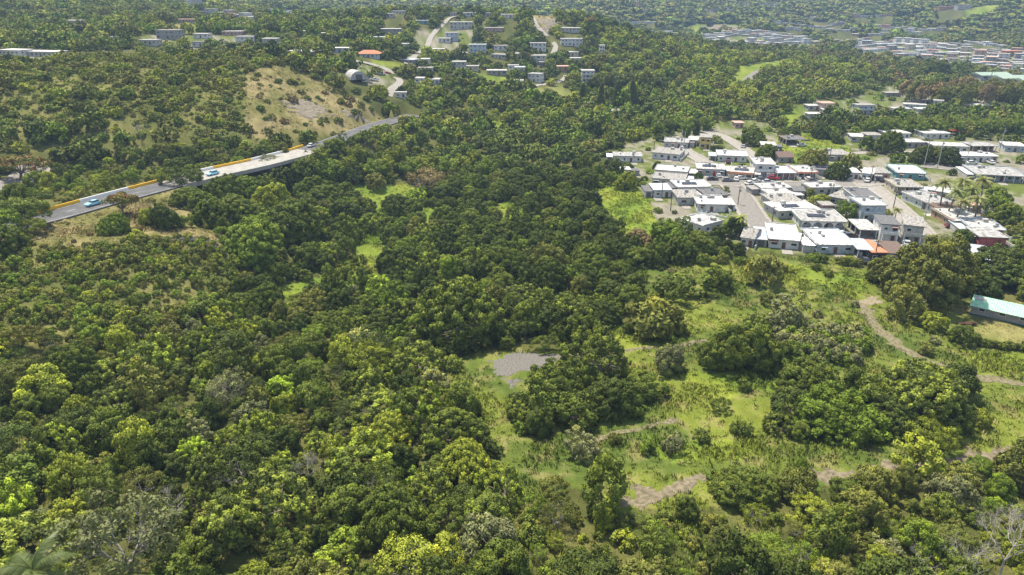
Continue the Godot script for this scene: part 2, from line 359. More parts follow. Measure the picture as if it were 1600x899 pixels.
[330,-539.6,1.90,"T",4],
[328.4,-530.2,1.88,"T",6],
[326.6,-520.7,1.85,"T",4],
[324.8,-511.4,1.82,"T",4],
[345.2,-539.1,1.93,"T",6],
[343.1,-529.4,1.90,"T",4],
[340.9,-519.8,1.87,"T",4],
[338.7,-510.3,1.84,"T",6],
[360.2,-538.5,1.95,"T",4],
[357.6,-528.5,1.92,"T",4],
[355.1,-518.7,1.89,"T",6],
[352.5,-509,1.86,"T",4],
[374.9,-537.6,1.97,"T",4],
[372,-527.3,1.94,"T",6],
[369,-517.4,1.91,"T",4],
[366.1,-507.7,1.88,"T",4],
[389.2,-536.1,1.99,"T",6],
[385.9,-525.8,1.96,"T",4],
[158.4,-247,1.20,"P",4],
[156.8,-239.9,1.18,"P",1],
[155.4,-233.1,1.15,"P",4],
[165.8,-246.5,1.22,"P",4],
[164,-239.4,1.19,"P",1],
[162.4,-232.7,1.17,"P",4],
[173.1,-246,1.23,"P",4],
[435.7,-653.3,1.09,"P",1],
[443.9,-718.5,1.18,"P",1],
[460.2,-733,1.20,"P",1],
[471.9,-674.8,1.15,"P",1],
[0,-538.4,0.75,"P",1],
[-87,-436.6,0.75,"P",1],
[204.1,-416.5,1.16,"P",1],
[161.4,-388.7,1.05,"P",1],
[60.4,-70.1,0.84,"D",5],
[64.5,-69.3,1.10,"D",5],
[53.7,-69,0.51,"D",5],
[-33.2,-92.5,0.75,"D",5],
[-52.7,-84.7,0.49,"D",5],
[-159.7,-298.7,0.95,"D",5],
[-59,-120.8,0.52,"D",5],
[-6.5,-87.3,0.28,"D",5]]
# houses: x, z, turn, width, depth, storeys, roof, wall, extras, label
const HOUSES = [
[66.1,-230.7,-0.96,9.8,10,1,"w","white","","white house with a bright white roof at the meadow's corner"],
[75,-254.7,-0.08,10.2,11.2,1,"c","white","f","white house with pale grey roof and a white post fence"],
[68.4,-263.8,0.00,8.8,11.2,1,"s","pale","","long house with weathered grey roof behind the fenced white house"],
[79.1,-266,0.10,8.4,10,1,"d","grey","","dark flat-roofed grey house at the street corner"],
[60.2,-274.2,-0.00,6.8,10,1,"b","white","","house with light blue-grey roof at the suburb's west edge"],
[73.6,-279.4,0.07,13.5,10,1,"w","white","s","white-roofed house with a solar panel behind the dark corner house"],
[67.9,-292.5,-0.32,13.3,11.2,1,"s","pale","","stained concrete roofed house at the west edge with walled yard"],
[72.3,-307.8,-0.33,14,10,1,"c","pale","","pale roofed house above the stained concrete one"],
[56.9,-339.7,-0.10,13.4,8.8,1,"w","white","","white roof half hidden among trees west of the suburb"],
[51.2,-309.7,0.00,3.8,5,1,"w","white","","tiny tin-roofed hut in the trees beside the lone round tree"],
[78.6,-345.4,-0.44,13.2,13.8,1,"s","white","","grey-roofed white house below the twin poles"],
[88.2,-371.5,-0.26,12.4,11.2,1,"w","pale","","white-roofed house at the top of the concrete street"],
[102.9,-368.9,-0.27,5.7,10,2,"s","yellow","b","two-storey yellow house with balcony"],
[98.4,-376.7,-0.31,4.9,10,1,"c","cream","","cream house left of the yellow house"],
[108.1,-339.1,-0.20,13.5,11.2,1,"w","white","","white house with a row of tall windows right of the concrete street"],
[90.3,-311.3,-0.19,12.2,11.2,1,"w","pale","sr","white-roofed house with a red door and solar panels"],
[102.4,-304,-0.34,9.7,11.2,1,"o","cream","s","house with an orange-edged roof and dark solar panels"],
[112.7,-308.2,-0.14,8.2,12.5,2,"c","white","b","two-storey white house above the parked cars"],
[120.2,-304.2,0.00,8.1,12.5,1,"b","pink","p","grey-roofed pinkish house with a porch beside the red car"],
[129.9,-305.5,-0.00,8.2,12.5,1,"o","pale","p","white-roofed house with an orange porch edge"],
[139.8,-309.4,-0.32,6.8,11.2,1,"d","pale","s","blue-grey roofed house left of the dark street tree"],
[151.2,-304.8,-0.21,4.9,12.5,1,"c","white","","grey-roofed white house right of the dark street tree"],
[157.9,-301.8,-0.51,4,11.2,1,"c","bluish","","pale blue-walled house second right of the dark street tree"],
[163,-303.1,-0.17,6.3,11.2,1,"s","pink","","pink-brown walled house third right of the dark street tree"],
[176.2,-305.5,-0.19,11.6,15,1,"p","teal","","house with patchy white roof and teal walls"],
[213,-301.9,-0.24,18.3,17.5,1,"w","bluish","p","large white-roofed house with dark blue porch at the right edge"],
[161.8,-279.8,-0.10,9.6,12.5,1,"s","cream","p","cream house with grey roof behind the second street"],
[172,-269.7,-0.78,7.4,7.5,1,"c","pale","","long low pale roof right of the cream house"],
[106.4,-276.1,0.08,12,7.5,1,"w","white","","white-roofed house just below the parked cars"],
[105.1,-266.5,0.09,9.6,7.5,1,"w","white","","second white-roofed house below the parked cars"],
[103.5,-257.6,0.07,11.3,11.2,1,"s","pale","","stained grey roofed house third below the parked cars"],
[103.3,-246.8,0.15,15.8,11.2,1,"c","pale","s","pale-roofed house with solar panels behind the arched house"],
[108,-234.7,-0.09,14.7,13.8,1,"w","white","sa","white-roofed house with an arched front porch"],
[117.1,-249.8,0.00,3.2,5,1,"s","pink","","small pink shed behind the arched house"],
[126.7,-277.2,0.07,13.1,7.5,1,"w","pale","","long white roof beside the cross street"],
[115,-271.1,-0.23,3.5,7.5,1,"d","pale","","small dark-fronted garage behind the lime yard tree"],
[129,-261.6,-0.80,6.7,11.2,1,"s","grey","","grey roofed house left of the two-storey houses"],
[131.5,-253.2,-0.09,8.7,12.5,2,"d","white","","two-storey white house with dark grey roof"],
[128.8,-242.5,0.00,8.5,10,2,"c","bluish","b","two-storey pale blue house with two dark windows"],
[124.6,-220.2,-0.22,5.3,10,2,"d","white","b","two-storey white house with a blue tank on its roof"],
[119.1,-224.1,-0.11,5.5,11.2,1,"w","dark","g","open carport with white roof and white posts"],
[88.9,-216.5,-0.26,9,16.2,1,"w","white","","broad white-roofed house beside the blue box at the street end"],
[101.7,-211.4,-0.05,11.3,15,1,"p","bluish","","dirty white roofed house with pale blue walls at the meadow edge"],
[108.9,-204.2,-0.16,2.9,10,1,"b","dark","g","grey tin carport right of the dirty white roof"],
[111.3,-202.4,-0.00,3.1,11.2,1,"r","dark","","small orange-roofed house at the meadow edge"],
[117.5,-201.2,-0.18,5.3,11.2,1,"n","bluish","","dark brown roofed house right of the orange roof"],
[78.5,-216,-0.49,3.2,11.2,1,"s","pale","G","grey gabled hut beside the street end palm"],
[132.8,-219.1,-0.43,5.6,11.2,2,"s","pale","b","two-storey house with weathered roof and balconies above the round tree"],
[159.4,-258.7,0.09,9.3,15,1,"w","white","p","first white-roofed house of the right-hand row"],
[160.8,-248.5,0.07,10.3,6.2,1,"n","pale","","brown-roofed house second in the right-hand row"],
[158.9,-235.8,-0.06,11.8,15,1,"w","tan","p","long white-roofed house with tan porch in the right-hand row"],
[159.5,-224.7,-0.19,9.8,11.2,1,"w","bluish","","white-roofed house with blue trim in the right-hand row"],
[155.7,-216,-0.15,7.9,10,1,"w","red","","white-roofed house with red walls at the end of the right-hand row"],
[141.8,-198,-0.44,4.2,13.8,1,"b","dark","G","grey metal gabled house beside the dark spreading tree"],
[171.4,-250.6,-0.00,3.9,6.2,1,"k","tan","","small pink-brown shed behind the right-hand row"],
[190.9,-385.7,-0.25,6.6,10,1,"c","pale","","grey-white house leftmost of the far suburb row"],
[201.1,-389.7,-0.00,8,8.8,1,"s","pale","","grey roofed house second of the far suburb row"],
[217.3,-395.9,-0.00,12.8,10,1,"w","white","","white-roofed house third of the far suburb row"],
[239.1,-396.7,-0.00,13.9,11.2,1,"w","white","","long white-roofed house beside the orange canopy"],
[212.1,-370.4,-0.00,13,8.8,1,"w","grey","","white-roofed house with a dark open front in the far suburb"],
[226.9,-361,-0.19,16.7,10,1,"w","white","","long white house behind the tall poles"],
[243.7,-361,-0.00,12.4,10,1,"w","tan","p","white-roofed house with tan brick porch in the far suburb"],
[225.8,-336.8,-0.08,18.1,8.8,1,"w","white","","low white house in front of the tan brick one"],
[261.4,-361.4,-0.33,9.1,11.2,1,"w","bluish","","pale blue house at the right edge of the far suburb"],
[152.6,-378.9,0.00,10.2,11.2,1,"d","tan","g","dark-roofed house with an open double carport"],
[132.1,-336.2,-0.00,7.2,11.2,1,"n","grey","G","grey gabled house with dark shingles"],
[134.2,-363.1,-0.22,6.8,8.8,1,"c","pale","","pale roofed house among the upper street trees"],
[158.6,-341.9,-0.10,13.6,12.5,1,"s","pale","","lone grey-roofed house in the grassy plot"],
[137.6,-426.7,-0.00,5,7,1,"k","pink","","pink house at the upper end of the street"],
[203.4,-479.7,-0.00,7.8,8,1,"w","pale","","white-roofed house at the left of the middle row"],
[193.6,-453.1,-0.00,7.4,6,1,"w","pale","","low white roof below the left house of the middle row"],
[210.6,-474.9,-0.00,8.1,8,2,"k","pink","","pinkish two-storey house in the middle row"],
[209.9,-467.4,-0.00,8.5,6,1,"w","white","","white house below the pinkish two-storey one"],
[235.6,-474.2,-0.00,11.5,8,2,"s","bluish","b","two-storey house with blue balcony in the middle row"],
[266.6,-484.8,-0.00,11,8,1,"w","white","","bright white-roofed house behind the bamboo row"],
[287.7,-505.9,-0.43,14,8,1,"w","bluish","","wide white-roofed house with blue front behind the bamboo row"],
[282.1,-485.3,0.00,8.8,7,1,"w","white","","small white house right of the blue-fronted one"],
[300.6,-564.5,0.00,11.3,8,1,"s","grey","","grey house at the back of the middle row"],
[325,-572.7,-0.00,14,8,1,"c","pale","","pale house second at the back of the middle row"],
[307.7,-531.7,-0.00,13,8,1,"c","pale","","pale roof in the middle of the middle row"],
[304.2,-506,-0.50,5.9,8,2,"w","white","","white two-storey house in the middle row"],
[338.8,-548.7,-0.00,13.9,8,1,"s","pale","","grey roofed house below the pink barn"],
[320.2,-511.2,-0.26,11.5,8,1,"c","pale","","pale roofed house near the right of the middle row"],
[341,-562.3,-0.00,9.2,9,1,"k","pink","M","pink barn with a curved gambrel roof"],
[334.2,-506.5,-0.00,16,8,1,"w","orange","","white-roofed house with orange walls right of the middle row"],
[357.4,-563.6,-0.00,13.8,8,1,"c","pale","","pale house right of the pink barn"],
[-119.4,-710.3,-0.00,13.2,8,1,"c","pale","","pale house on the skyline of the village hill"],
[-111.7,-736.7,-0.00,12.4,8,1,"w","white","","white house on the very top of the village hill"],
[-84,-704.2,-0.00,13.7,8,1,"b","teal","","teal house below the hilltop"],
[-58.9,-745.2,-0.00,6.2,7,1,"w","pale","","small pale house on the right hilltop"],
[-41.8,-736.1,-0.00,12.4,8,1,"w","white","","white house on the right hilltop"],
[-25.7,-734,0.00,8,7,1,"w","pale","","pale house right of the white hilltop house"],
[-47.6,-694.1,0.00,20.6,10,2,"c","pale","","large pale two-storey building on the village hill"],
[-53.1,-651,-0.00,11,8,2,"w","bluish","","two-storey blue-white house beside the hill road"],
[-58.9,-641.5,-0.00,10.3,8,1,"w","white","","white house below the blue-white two-storey one"],
[-61.8,-598.9,-0.00,13.3,8,1,"w","pink","","white house with pink front beside the hill road"],
[-100,-510.2,0.00,15.6,10,1,"R","bluish","H","blue-white house with an orange-red hipped roof"],
[-72.4,-516.3,-0.48,10.7,9,1,"b","grey","","grey-roofed house left of the hill road"],
[-63.5,-532,-0.00,6.2,8,1,"c","white","","white house right of the hill road's foot"],
[-39.8,-547.9,-0.00,9.8,8,2,"w","pale","","two-storey pale house half hidden by trees"],
[-38.8,-596.2,-0.00,4.9,6,1,"w","white","","small white house above the half hidden one"],
[-60.2,-471.8,-0.00,5.4,8,1,"w","white","","white-roofed house at the foot of the village hill"],
[-50.9,-476.1,-0.00,5.9,8,1,"w","bluish","","pale blue house at the foot of the village hill"],
[-66.2,-424.4,-0.00,6.4,3,1,"w","white","","low white building beside the lower village road"],
[-138,-485.4,-0.28,19.2,12,1,"c","peach","","peach house with grey roof behind the dry hill"],
[-166.3,-595.3,-0.00,9.5,8,1,"w","pale","","white roof among the trees above the peach house"],
[-153.6,-588.4,-0.00,8.8,8,1,"c","pale","","pale roof right of the white roof among trees"],
[-146.3,-541.9,0.00,3.9,6,1,"w","white","","tiny white roof above the peach house"],
[-3.4,-720.8,-0.00,14.6,9,1,"w","white","","white house at the right end of the hilltop road"],
[22.3,-626,0.00,13.3,9,2,"w","white","","two-storey white house beside the right hill road"],
[-9.6,-600.3,-0.47,13.4,8,1,"w","pale","","pale house left of the two-storey white one"],
[5.3,-603.7,-0.00,6.6,8,1,"c","pale","","small pale house beside the rust-orange tree"],
[1,-569.6,-0.00,8.2,8,1,"w","white","","white roof below the rust-orange tree"],
[6.1,-553.9,-0.00,7.5,8,2,"b","pale","","grey-roofed tall house below the rust-orange tree"],
[17.9,-535.8,-0.44,9.5,8,2,"w","white","","white two-storey house beside the village lawn"],
[24.3,-582.7,-0.00,4.8,7,1,"s","grey","","unfinished grey house among trees"],
[40.1,-574,0.00,8.8,8,1,"k","tan","","tan house above the village lawn"],
[54.1,-684.6,-0.00,17.5,8,1,"w","pale","","long pale house under the orange-flowering crest tree"],
[52.9,-650,-0.00,19.5,8,2,"w","white","","white two-storey house under the long pale house"],
[57.7,-549.1,-0.00,9.3,9,3,"w","white","b","tall white three-storey house beside the casuarinas"],
[78.3,-636.1,0.00,4.2,7,2,"w","white","","narrow white house in the ridge wood"],
[4.9,-522.8,0.00,6.1,7,1,"w","white","","white shed beside the parked white vehicles"],
[-347.3,-588.3,-0.00,9.8,9,2,"w","pale","","two-storey pale house in the north-west wood"],
[-332,-594.4,-0.00,8.9,8,1,"w","bluish","","white-roofed house right of the pale two-storey one"],
[-257.6,-522,-0.00,12.3,9,1,"w","pale","","long white-roofed house behind the left hill"],
[-254.3,-547.5,-0.00,16.6,10,2,"s","grey","","two-storey bare concrete building behind the left hill"],
[-225.8,-529,-0.00,7.9,8,1,"d","white","","dark-blue roofed small house behind the left hill"],
[-235.4,-559.4,-0.00,10.8,9,1,"w","white","","white house with terrace behind the left hill"],
[-306.5,-696.4,-0.00,21.2,10,1,"k","pink","","long pink-roofed house on the far left lawn"],
[-219.9,-582.1,-0.00,15.2,10,1,"w","pink","","pink house with white roof right of the white terrace house"],
[-201.1,-556.3,-0.00,14.1,9,1,"w","white","","white house in front of the pink one"],
[-313,-459.4,-0.30,17,10,1,"w","white","","white building cut off by the left edge"],
[-295.6,-460.4,-0.20,25.3,10,1,"w","pale","","long white building at the left edge on the hill"],
[-281.5,-525.4,0.00,9.2,8,1,"w","white","","small white box house left of the long white-roofed house behind the left hill"],
[-176.4,-536.6,-0.00,10.3,8,2,"c","pale","","small pale box house right of the white house in front of the pink one"],
[-136.6,-563.6,-0.00,11.9,8,1,"s","cream","","small cream box house right of the pale roof right of the white roof among trees"],
[-119.9,-511,-0.00,11.6,8,1,"w","bluish","","small bluish box house right of the tiny white roof above the peach house"],
[-112,-602.1,-0.00,14.8,8,1,"b","pink","","small pink box house above the blue-white house with an orange-red hipped roof"],
[-104.7,-639.4,-0.00,16.8,8,2,"w","grey","","small grey box house below the pale house on the skyline of the village hill"],
[-88.5,-592.9,0.00,10.5,8,1,"c","white","","small white box house above the grey-roofed house left of the hill road"],
[-60.3,-505.1,-0.00,9.8,8,1,"s","pale","","small pale box house below the white house right of the hill road's foot"],
[-31.6,-554.3,-0.00,11.9,8,1,"w","cream","","small cream box house right of the two-storey pale house half hidden by trees"],
[-28.8,-614.4,0.00,14.1,8,2,"b","bluish","","small bluish box house right of the small white house above the half hidden one"],
[-16.4,-679.1,-0.00,16.7,8,1,"w","pink","","small pink box house left of the white house at the right end of the hilltop"],
[-11.6,-550.5,-0.00,14.7,8,1,"c","grey","","small grey box house left of the white roof below the rust-orange tree"],
[-9.8,-623.7,-0.00,11.1,8,1,"s","white","","small white box house above the pale house left of the two-storey white one"],
[21.7,-591.8,-0.00,11.6,8,2,"w","pale","","small pale box house above the unfinished grey house among trees"],
[49.7,-619.3,-0.00,13.2,8,1,"b","cream","","small cream box house below the white two-storey house under the long pale house"],
[55.3,-602.2,-0.00,14,8,1,"w","bluish","","small bluish box house right of the tan house above the village lawn"]]
# rows of far houses: from x, z to x, z, how many
const FAR_ROWS = [
[302.5,-1198,354.5,-1164,5],[317.4,-1137.1,457.9,-1195.2,12],[262,-1034.5,357.6,-1077.5,8],[315.9,-1032.4,429.8,-1093.5,10],[363,-1125.6,475.4,-1159.2,9],[309.6,-1184.4,366.5,-1137.1,6],[377.1,-1139.7,468.1,-1194.2,6],[287.2,-1115.7,321.4,-1116.1,3],[372.8,-1095.1,441.6,-1099.2,5],[262.7,-968.9,359.7,-1027.9,8],[377.3,-1052.6,446.4,-1063.4,5],[341.9,-1191.2,403.7,-1160.7,5],[499.5,-1077.6,575.3,-1097.1,6],[478.6,-1011.2,558.8,-1029,6],[455.2,-951.1,543.6,-967.9,7],[475.4,-900.3,560.3,-910.2,7],[541.9,-988.7,598,-946.4,5],[536.6,-869.9,598.4,-848.5,5],[581.8,-919.4,621.6,-883.5,4],[512.2,-816.4,567.3,-801.9,4],[482.2,-854.3,521.2,-843.7,3],[511.8,-759.9,538.7,-731.5,3],[483.8,-1042.7,595.7,-999.9,9],[468.9,-980.6,516.9,-982,4],[484.9,-935.2,611.4,-868.2,11],[497.3,-882.4,592.8,-818.6,9],[517.2,-837,575,-773.3,7],[516.4,-788.6,553,-742.5,5],[590.8,-991.4,645.8,-896.7,8],[590.6,-1054.7,628.3,-996.7,5],[504.3,-1155.8,562.9,-1152.5,5],[489.2,-1380.1,564.5,-1420.3,5],[450.1,-1280.3,494.9,-1266.1,4],[520.8,-1689,602.7,-1674.4,6],[670.5,-1246.6,714.1,-1211.3,4],[558.1,-1209.6,607,-1181.2,4],[652.7,-1067.6,657.7,-975.9,7],[539.9,-1268.5,583.6,-1243.3,4],[654.7,-1350.3,683.6,-1272.8,6],[626.7,-1266.6,671.9,-1208.5,6],[521.9,-1338.8,621.2,-1380.8,7],[659.7,-1442.7,720.6,-1393.7,6],[580.7,-1480.2,623.9,-1445.2,4],[206.7,-1330.3,268,-1348.5,4],[249.4,-1450.1,342.2,-1532.6,4],[378.7,-1492.9,413.9,-1479.9,3],[434.3,-1531.4,475.6,-1583.3,3],[186.4,-1158.8,270.6,-1195.6,6],[-355.6,-1083.1,-330.7,-1152.3,6],[-305.4,-933.6,-302.8,-1059.6,6],[-264.8,-817.1,-253.5,-880.4,5],[-428.2,-970.2,-431.7,-1072.4,5],[-412.5,-1094,-377.8,-1128.7,4],[-351.9,-818,-323.8,-817.4,2],[-321.5,-820.6,-259.3,-751.3,6],[-243.6,-646.9,-230,-664.6,2]]
const HIGHWAY = [-158.4,-188.7,-151.6,-200.6,-145.9,-210.5,-140,-223.4,-133.7,-236.2,-125.9,-251.3,-117.5,-267.1,-106,-283.7,-99.2,-295.9,-92.1,-310.4,-83.5,-335.5,-71.5,-372.3,-62.6,-392.6,-55.4,-405.8]
# side road, streets and village roads: width, line
const ROADS = [
["side_road",9,"asphalt",[-179.3,-218,-182.3,-237.1,-183.5,-248.7,-187,-263.3,-189.3,-270,-192.7,-273.4]],
["street",8,"asphalt",[87.5,-230.2,88.2,-242.1,90.8,-260.3,92.7,-277.3,93.7,-290]],
["cross_street",9,"asphalt",[83.4,-294.6,94.4,-292.2,108.8,-287.7,128.4,-288.9,148.5,-291.1,163.7,-296.8]],
["upper_street",6,"concrete",[98.5,-296.7,95.6,-313.7,92.7,-340.8,89.8,-358.6,91.4,-371.5]],
["yellow_house_street",7,"concrete",[113.9,-414.2,120.4,-396.8,121.7,-365.2,121.2,-337.7]],
["second_street",8,"concrete",[151.8,-291.1,148.3,-265.9,142.6,-238.2,138.2,-221.8,135.8,-209]],
["through_road",9,"asphalt",[195.3,-326.5,208.8,-318.5,225,-315.8,245,-310.7]],
["plot_road",5,"concrete",[153.9,-352.6,173.5,-352.5,188,-355.5,211,-355.4]],
["back_lane",5,"concrete",[97.9,-219.1,106.4,-223.1,114.8,-217.8,124.9,-212.7,132.6,-211.5]],
["lower_village_road",4.5,"concrete",[-72.9,-420.2,-73,-433.5,-72.1,-462,-80,-478.9,-85.4,-487,-97.2,-488.7,-109.7,-487.9]],
["hill_road",4.5,"concrete",[-73.6,-508.3,-73.7,-558,-71.6,-619.4,-72.2,-647.3,-69.9,-682.2,-62.3,-722.4,-54.5,-735.3]],
["right_hill_road",4.5,"concrete",[33.3,-609.9,38.1,-640.3,32.5,-665.3,22.6,-687.4,18.7,-721.7]],
["village_lawn_path",4,"concrete",[11.8,-508.6,23.5,-527.1,36.1,-540.1,42.3,-560.3]],
["hidden_road",6,"concrete",[58.6,-461.8,74.5,-469.5,86.3,-476.1]],
["ridge_road",7,"asphalt",[187.2,-574.6,203.7,-605.9,218.6,-632,229.4,-651.4]]]
const TRACK = [92.1,-166.7,90.6,-161,89.3,-154.9,89,-149.1,88.9,-142.3,90.2,-136.6,93.2,-131.8,98.7,-127.3,106,-124,114.2,-120.9]
const PATH = [11.3,-101.6,18.7,-105.7,27.6,-109.6,31.6,-111.1]
const PATH_UPPER = [8.7,-137.6,20.3,-138.8,29.4,-140.7,38.8,-143.2,45.9,-145]
# bare earth: name, colour index, outline
const BARE = [
["gravel_patch",0,[-6,-136.8,-1.5,-139.4,7.3,-139.7,11.6,-137.9,10.1,-133.2,6.3,-131.6,2.1,-130.6,-1.4,-128,-4.2,-131.1]],
["gravel_patch",0,[-3,-127.5,0,-126.8,0.8,-123.5,-1.1,-123.1]],
["bare_earth",1,[17.1,-87.4,20.5,-89.4,26,-91,31.3,-93.5,32.4,-91.7,28.5,-88.3,23.1,-86.7,18.3,-85.5]],
["bare_earth",1,[49.5,-94.7,56.3,-95.9,65.6,-97.2,73.3,-99.1,81,-100.8,86.2,-101.9,93.5,-104.2,99.5,-104.5,96,-99.8,87.5,-98.8,79.7,-96.9,71.5,-95.1,60.1,-92.7,52.1,-91.3,49,-91.9]],
["landslip_scar",2,[-116.6,-375.7,-106.7,-381.8,-96.9,-375.2,-97.7,-357.6,-105.2,-350.4,-113.9,-357.4]],
["landslip_scar",2,[-88.6,-384,-75.7,-379.1,-81.4,-372.5,-89.6,-372.1]],
["bulldozed_field",2,[21,-715,40.4,-709.6,42.9,-687.7,30.4,-673.5,26.8,-687.6]],
["mound_scar",2,[345.2,-1337.3,379.5,-1351.3,406.3,-1320.1,369.2,-1180.7,339.6,-1302.8]],
["tan_terrace",3,[144.5,-702.4,163.3,-722.6,155.8,-682.5,142.9,-678.5]],
["tan_terrace",3,[283.3,-877.4,329.7,-883.1,301.6,-812.2,261.3,-792.3]],
["track_head",4,[90.8,-167.6,97.6,-171,98.2,-167.6,93.4,-163.5,89.4,-162.6]]]
const CARS = [
[[-139.3,-222.5],"light blue",200,"light blue car on the highway beside the orange-flowering tree"],
[[-116.2,-264.3],"light blue",200,"light blue car crossing the highway bridge"],
[[-92.1,-318.3],"white",20,"white car with dark windows beyond the bridge"],
[[87.6,-296.8],"black",0,"black car parked in front of the white house with a red door"],
[[93.6,-294.5],"grey",0,"grey pickup parked right of the black car"],
[[100.5,-297.8],"white",10,"white car parked below the orange-edged roof"],
[[101.3,-288.8],"white",40,"white car on the street bend nearest the dark corner"],
[[104.8,-292.1],"white",20,"second white car on the street bend"],
[[108.7,-295.4],"grey",5,"grey car below the two-storey white house"],
[[110,-291],"silver",0,"silver car right of the grey one on the street bend"],
[[114.5,-297.7],"red",-20,"red car parked below the pinkish porch"],
[[130.1,-293.3],"grey",0,"grey car parked left of the dark street tree"],
[[122.9,-366.8],"silver",60,"silver car beside the yellow house's street"],
[[111.3,-221],"silver",0,"silver car behind the dirty white roof"],
[[112.8,-219.1],"black",0,"black car right of the silver one behind the dirty white roof"],
[[153.5,-230.1],"maroon",0,"maroon car under the tan porch"],
[[95.5,-208.4],"grey",60,"grey car between the broad white and dirty white roofs"],
[[215.1,-329],"black",0,"black car parked by the low white house"],
[[220.1,-327.6],"white",0,"white car right of the black car by the low white house"],
[[155.1,-370.2],"silver",0,"silver car in front of the open double carport"],
[[-82.9,-478.3],"red",30,"red car on the lower village road"],
[[-88.1,-439.6],"white",10,"white car in the yard beside the barrel-roofed shed"],
[[-84.5,-442.8],"white",50,"second white car in the shed yard"],
[[-88.5,-431.4],"silver",80,"silver car in the shed yard"],
[[-85,-470.5],"white",20,"white car behind the red one"],
[[-13.7,-512.4],"white",0,"white van left of the village lawn"],
[[-4.1,-503.1],"white",30,"white car left of the village lawn"],
[[27.6,-495.6],"white",0,"white boat-like car on the village lawn"],
[[64.9,-270.6],"black",0,"car under the hut at the west edge"]]
# utility poles: x, z, height
const POLES = [
[59.5,-267,7.8],[59.7,-251,7.4],[87.3,-258.6,7.3],[91.5,-233,7],[71.7,-348.8,7.3],[86.1,-352.6,12],[87.7,-352.6,11.3],[125.3,-263.1,7],[195.8,-325.1,14],[196.7,-316,14],[207.6,-313.4,14],[253.3,-358.5,11.9],[145.4,-233.7,12],[144.8,-253.5,7],[188.4,-257,7],[90.9,-206,7],[110.2,-196.9,7],[24.9,-323.4,7.6],[161.5,-326.6,7],[154.9,-334.9,7],[155.6,-294.5,7.2],[111.2,-311,7],[126.6,-287.8,7],[179.8,-403.5,7],[261.7,-352.3,11.9]]
const SHED = Vector2(116.2, -159)
const SHED_END = Vector2(129.1, -148.7)
const CANOPY = Vector2(257.7, -402.9)
const TOWER = Vector2(250.4, -1495.2)
const BLUE_BOX = Vector2(83.8, -216.7)
const MOTORBIKE = Vector2(-90.1, -301.2)
const QUONSET = Vector2(-94.1, -432.9)
const BLOCKS = Vector2(555.2, -1053.7)
const BLOCKS_END = Vector2(584.3, -995.1)
const VILLA_ORANGE = Vector2(793.3, -1363.4)
const VILLA_GREY = Vector2(809.5, -1339.9)
const DEPOT = Vector2(442.4, -666.4)
const DEPOT_END = Vector2(470.3, -626.1)
const RETAIN_A = Vector2(-98.2, -193)
const RETAIN_B = Vector2(-88.3, -193.7)
const FENCE_A = Vector2(68.9, -248.9)
const FENCE_B = Vector2(78.2, -241.5)
const ORANGE_FAR = Vector2(596.3, -869.2)
const THICKET = Vector2(70.2, -141.8)
const HEDGE_A = Vector2(103.4, -141.8)
const HEDGE_B = Vector2(120.6, -136.8)
# landmarks that labels refer to
const LANDMARKS = [
["the grey gravel patch",2.1,-134.2],
["the broad mango beside the gravel",-11.8,-145],
["the tall pale lime tree",-10.5,-97.4],
["the royal palm",-62.6,-71.4],
["the grey twiggy tree",-54.6,-74],
["the large lime-tipped mango",-35.1,-80.7],
["the vine-draped tree",-16.4,-77.3],
["the golden round tree",-19.6,-126.5],
["the lime young tree",-43.7,-112.9],
["the yellow-leaved tree",-71.7,-89.5],
["the dry grass terrace",-111.6,-190.7],
["the dark stone wall",-92.8,-192.2],
["the scrub slope",-100.3,-166.4],
["the tall bright green tree",-78.6,-194.8],
["the highway bridge",-116.4,-280.3],
["the light blue car",-140.4,-224.1],
["the side road",-188.3,-263.4],
["the dry bare hillside",-106.1,-353.8],
["the bamboo bank",-59.9,-319.9],
["the small hidden clearing",-58.4,-292.8],
["the lone round bushy tree",47,-279.7],
["the rust-brown tree",41.3,-209.2],
["the white corner house",62.2,-224.2],
["the vine-covered meadow tree",48.5,-130.2],
["the great golden mango",74.1,-105.6],
["the small lone mango",48,-104.7],
["the dome-shaped mango",17.1,-127.4],
["the meadow grove",15.7,-110.1],
["the bare earth strip",57.4,-93.6],
["the lower bare earth",23.3,-87.9],
["the dead tree in the corner",65.4,-70.8],
["the bright lime dome",50,-71.7],
["the dark earth-strip tree",35.6,-85.4],
["the dirt track",90.7,-134.7],
["the green-roofed shed",121.6,-156],
["the huge round tree",111.3,-167.8],
["the right-hand house row",152.8,-214],
["the arched house",108.1,-227.2],
["the yellow house",102.4,-365],
["the lone grassy plot",163.7,-360.4],
["the bamboo row",270.6,-435.4],
["the middle house row",263.5,-483.9],
["the barrel-roofed shed",-94.1,-432.9],
["the orange-red hipped roof",-99.7,-503],
["the village lawn",26.8,-497.3],
["the tall white house",57.4,-535.2],
["the left hill crest",-198.4,-409.7],
["the bottom edge",0,-71.1],
["the pale thicket",70.2,-141.8],
["the twin poles",86.8,-352.6]]

const EYE := Vector3(0, 75, 0)
const HALF := 0.78          # half the angle of land worth planting, seen from the valley's south end
var rng := RandomNumberGenerator.new()
var noise_fine := FastNoiseLite.new()
var noise_wide := FastNoiseLite.new()
var noise_warp := FastNoiseLite.new()
var taken := {}
var mats := {}
var unit_box := BoxMesh.new()
var survey_w := PackedFloat64Array()
var survey_x := PackedFloat64Array()
var survey_z := PackedFloat64Array()
var survey_c := 0.0
var cache := PackedFloat32Array()
var open_polys := []
var zone_polys := []
var bare_polys := []
var road_lines := []
var highway_points := PackedVector3Array()
var house_spots := []
var proto := {}
var label_count := {}


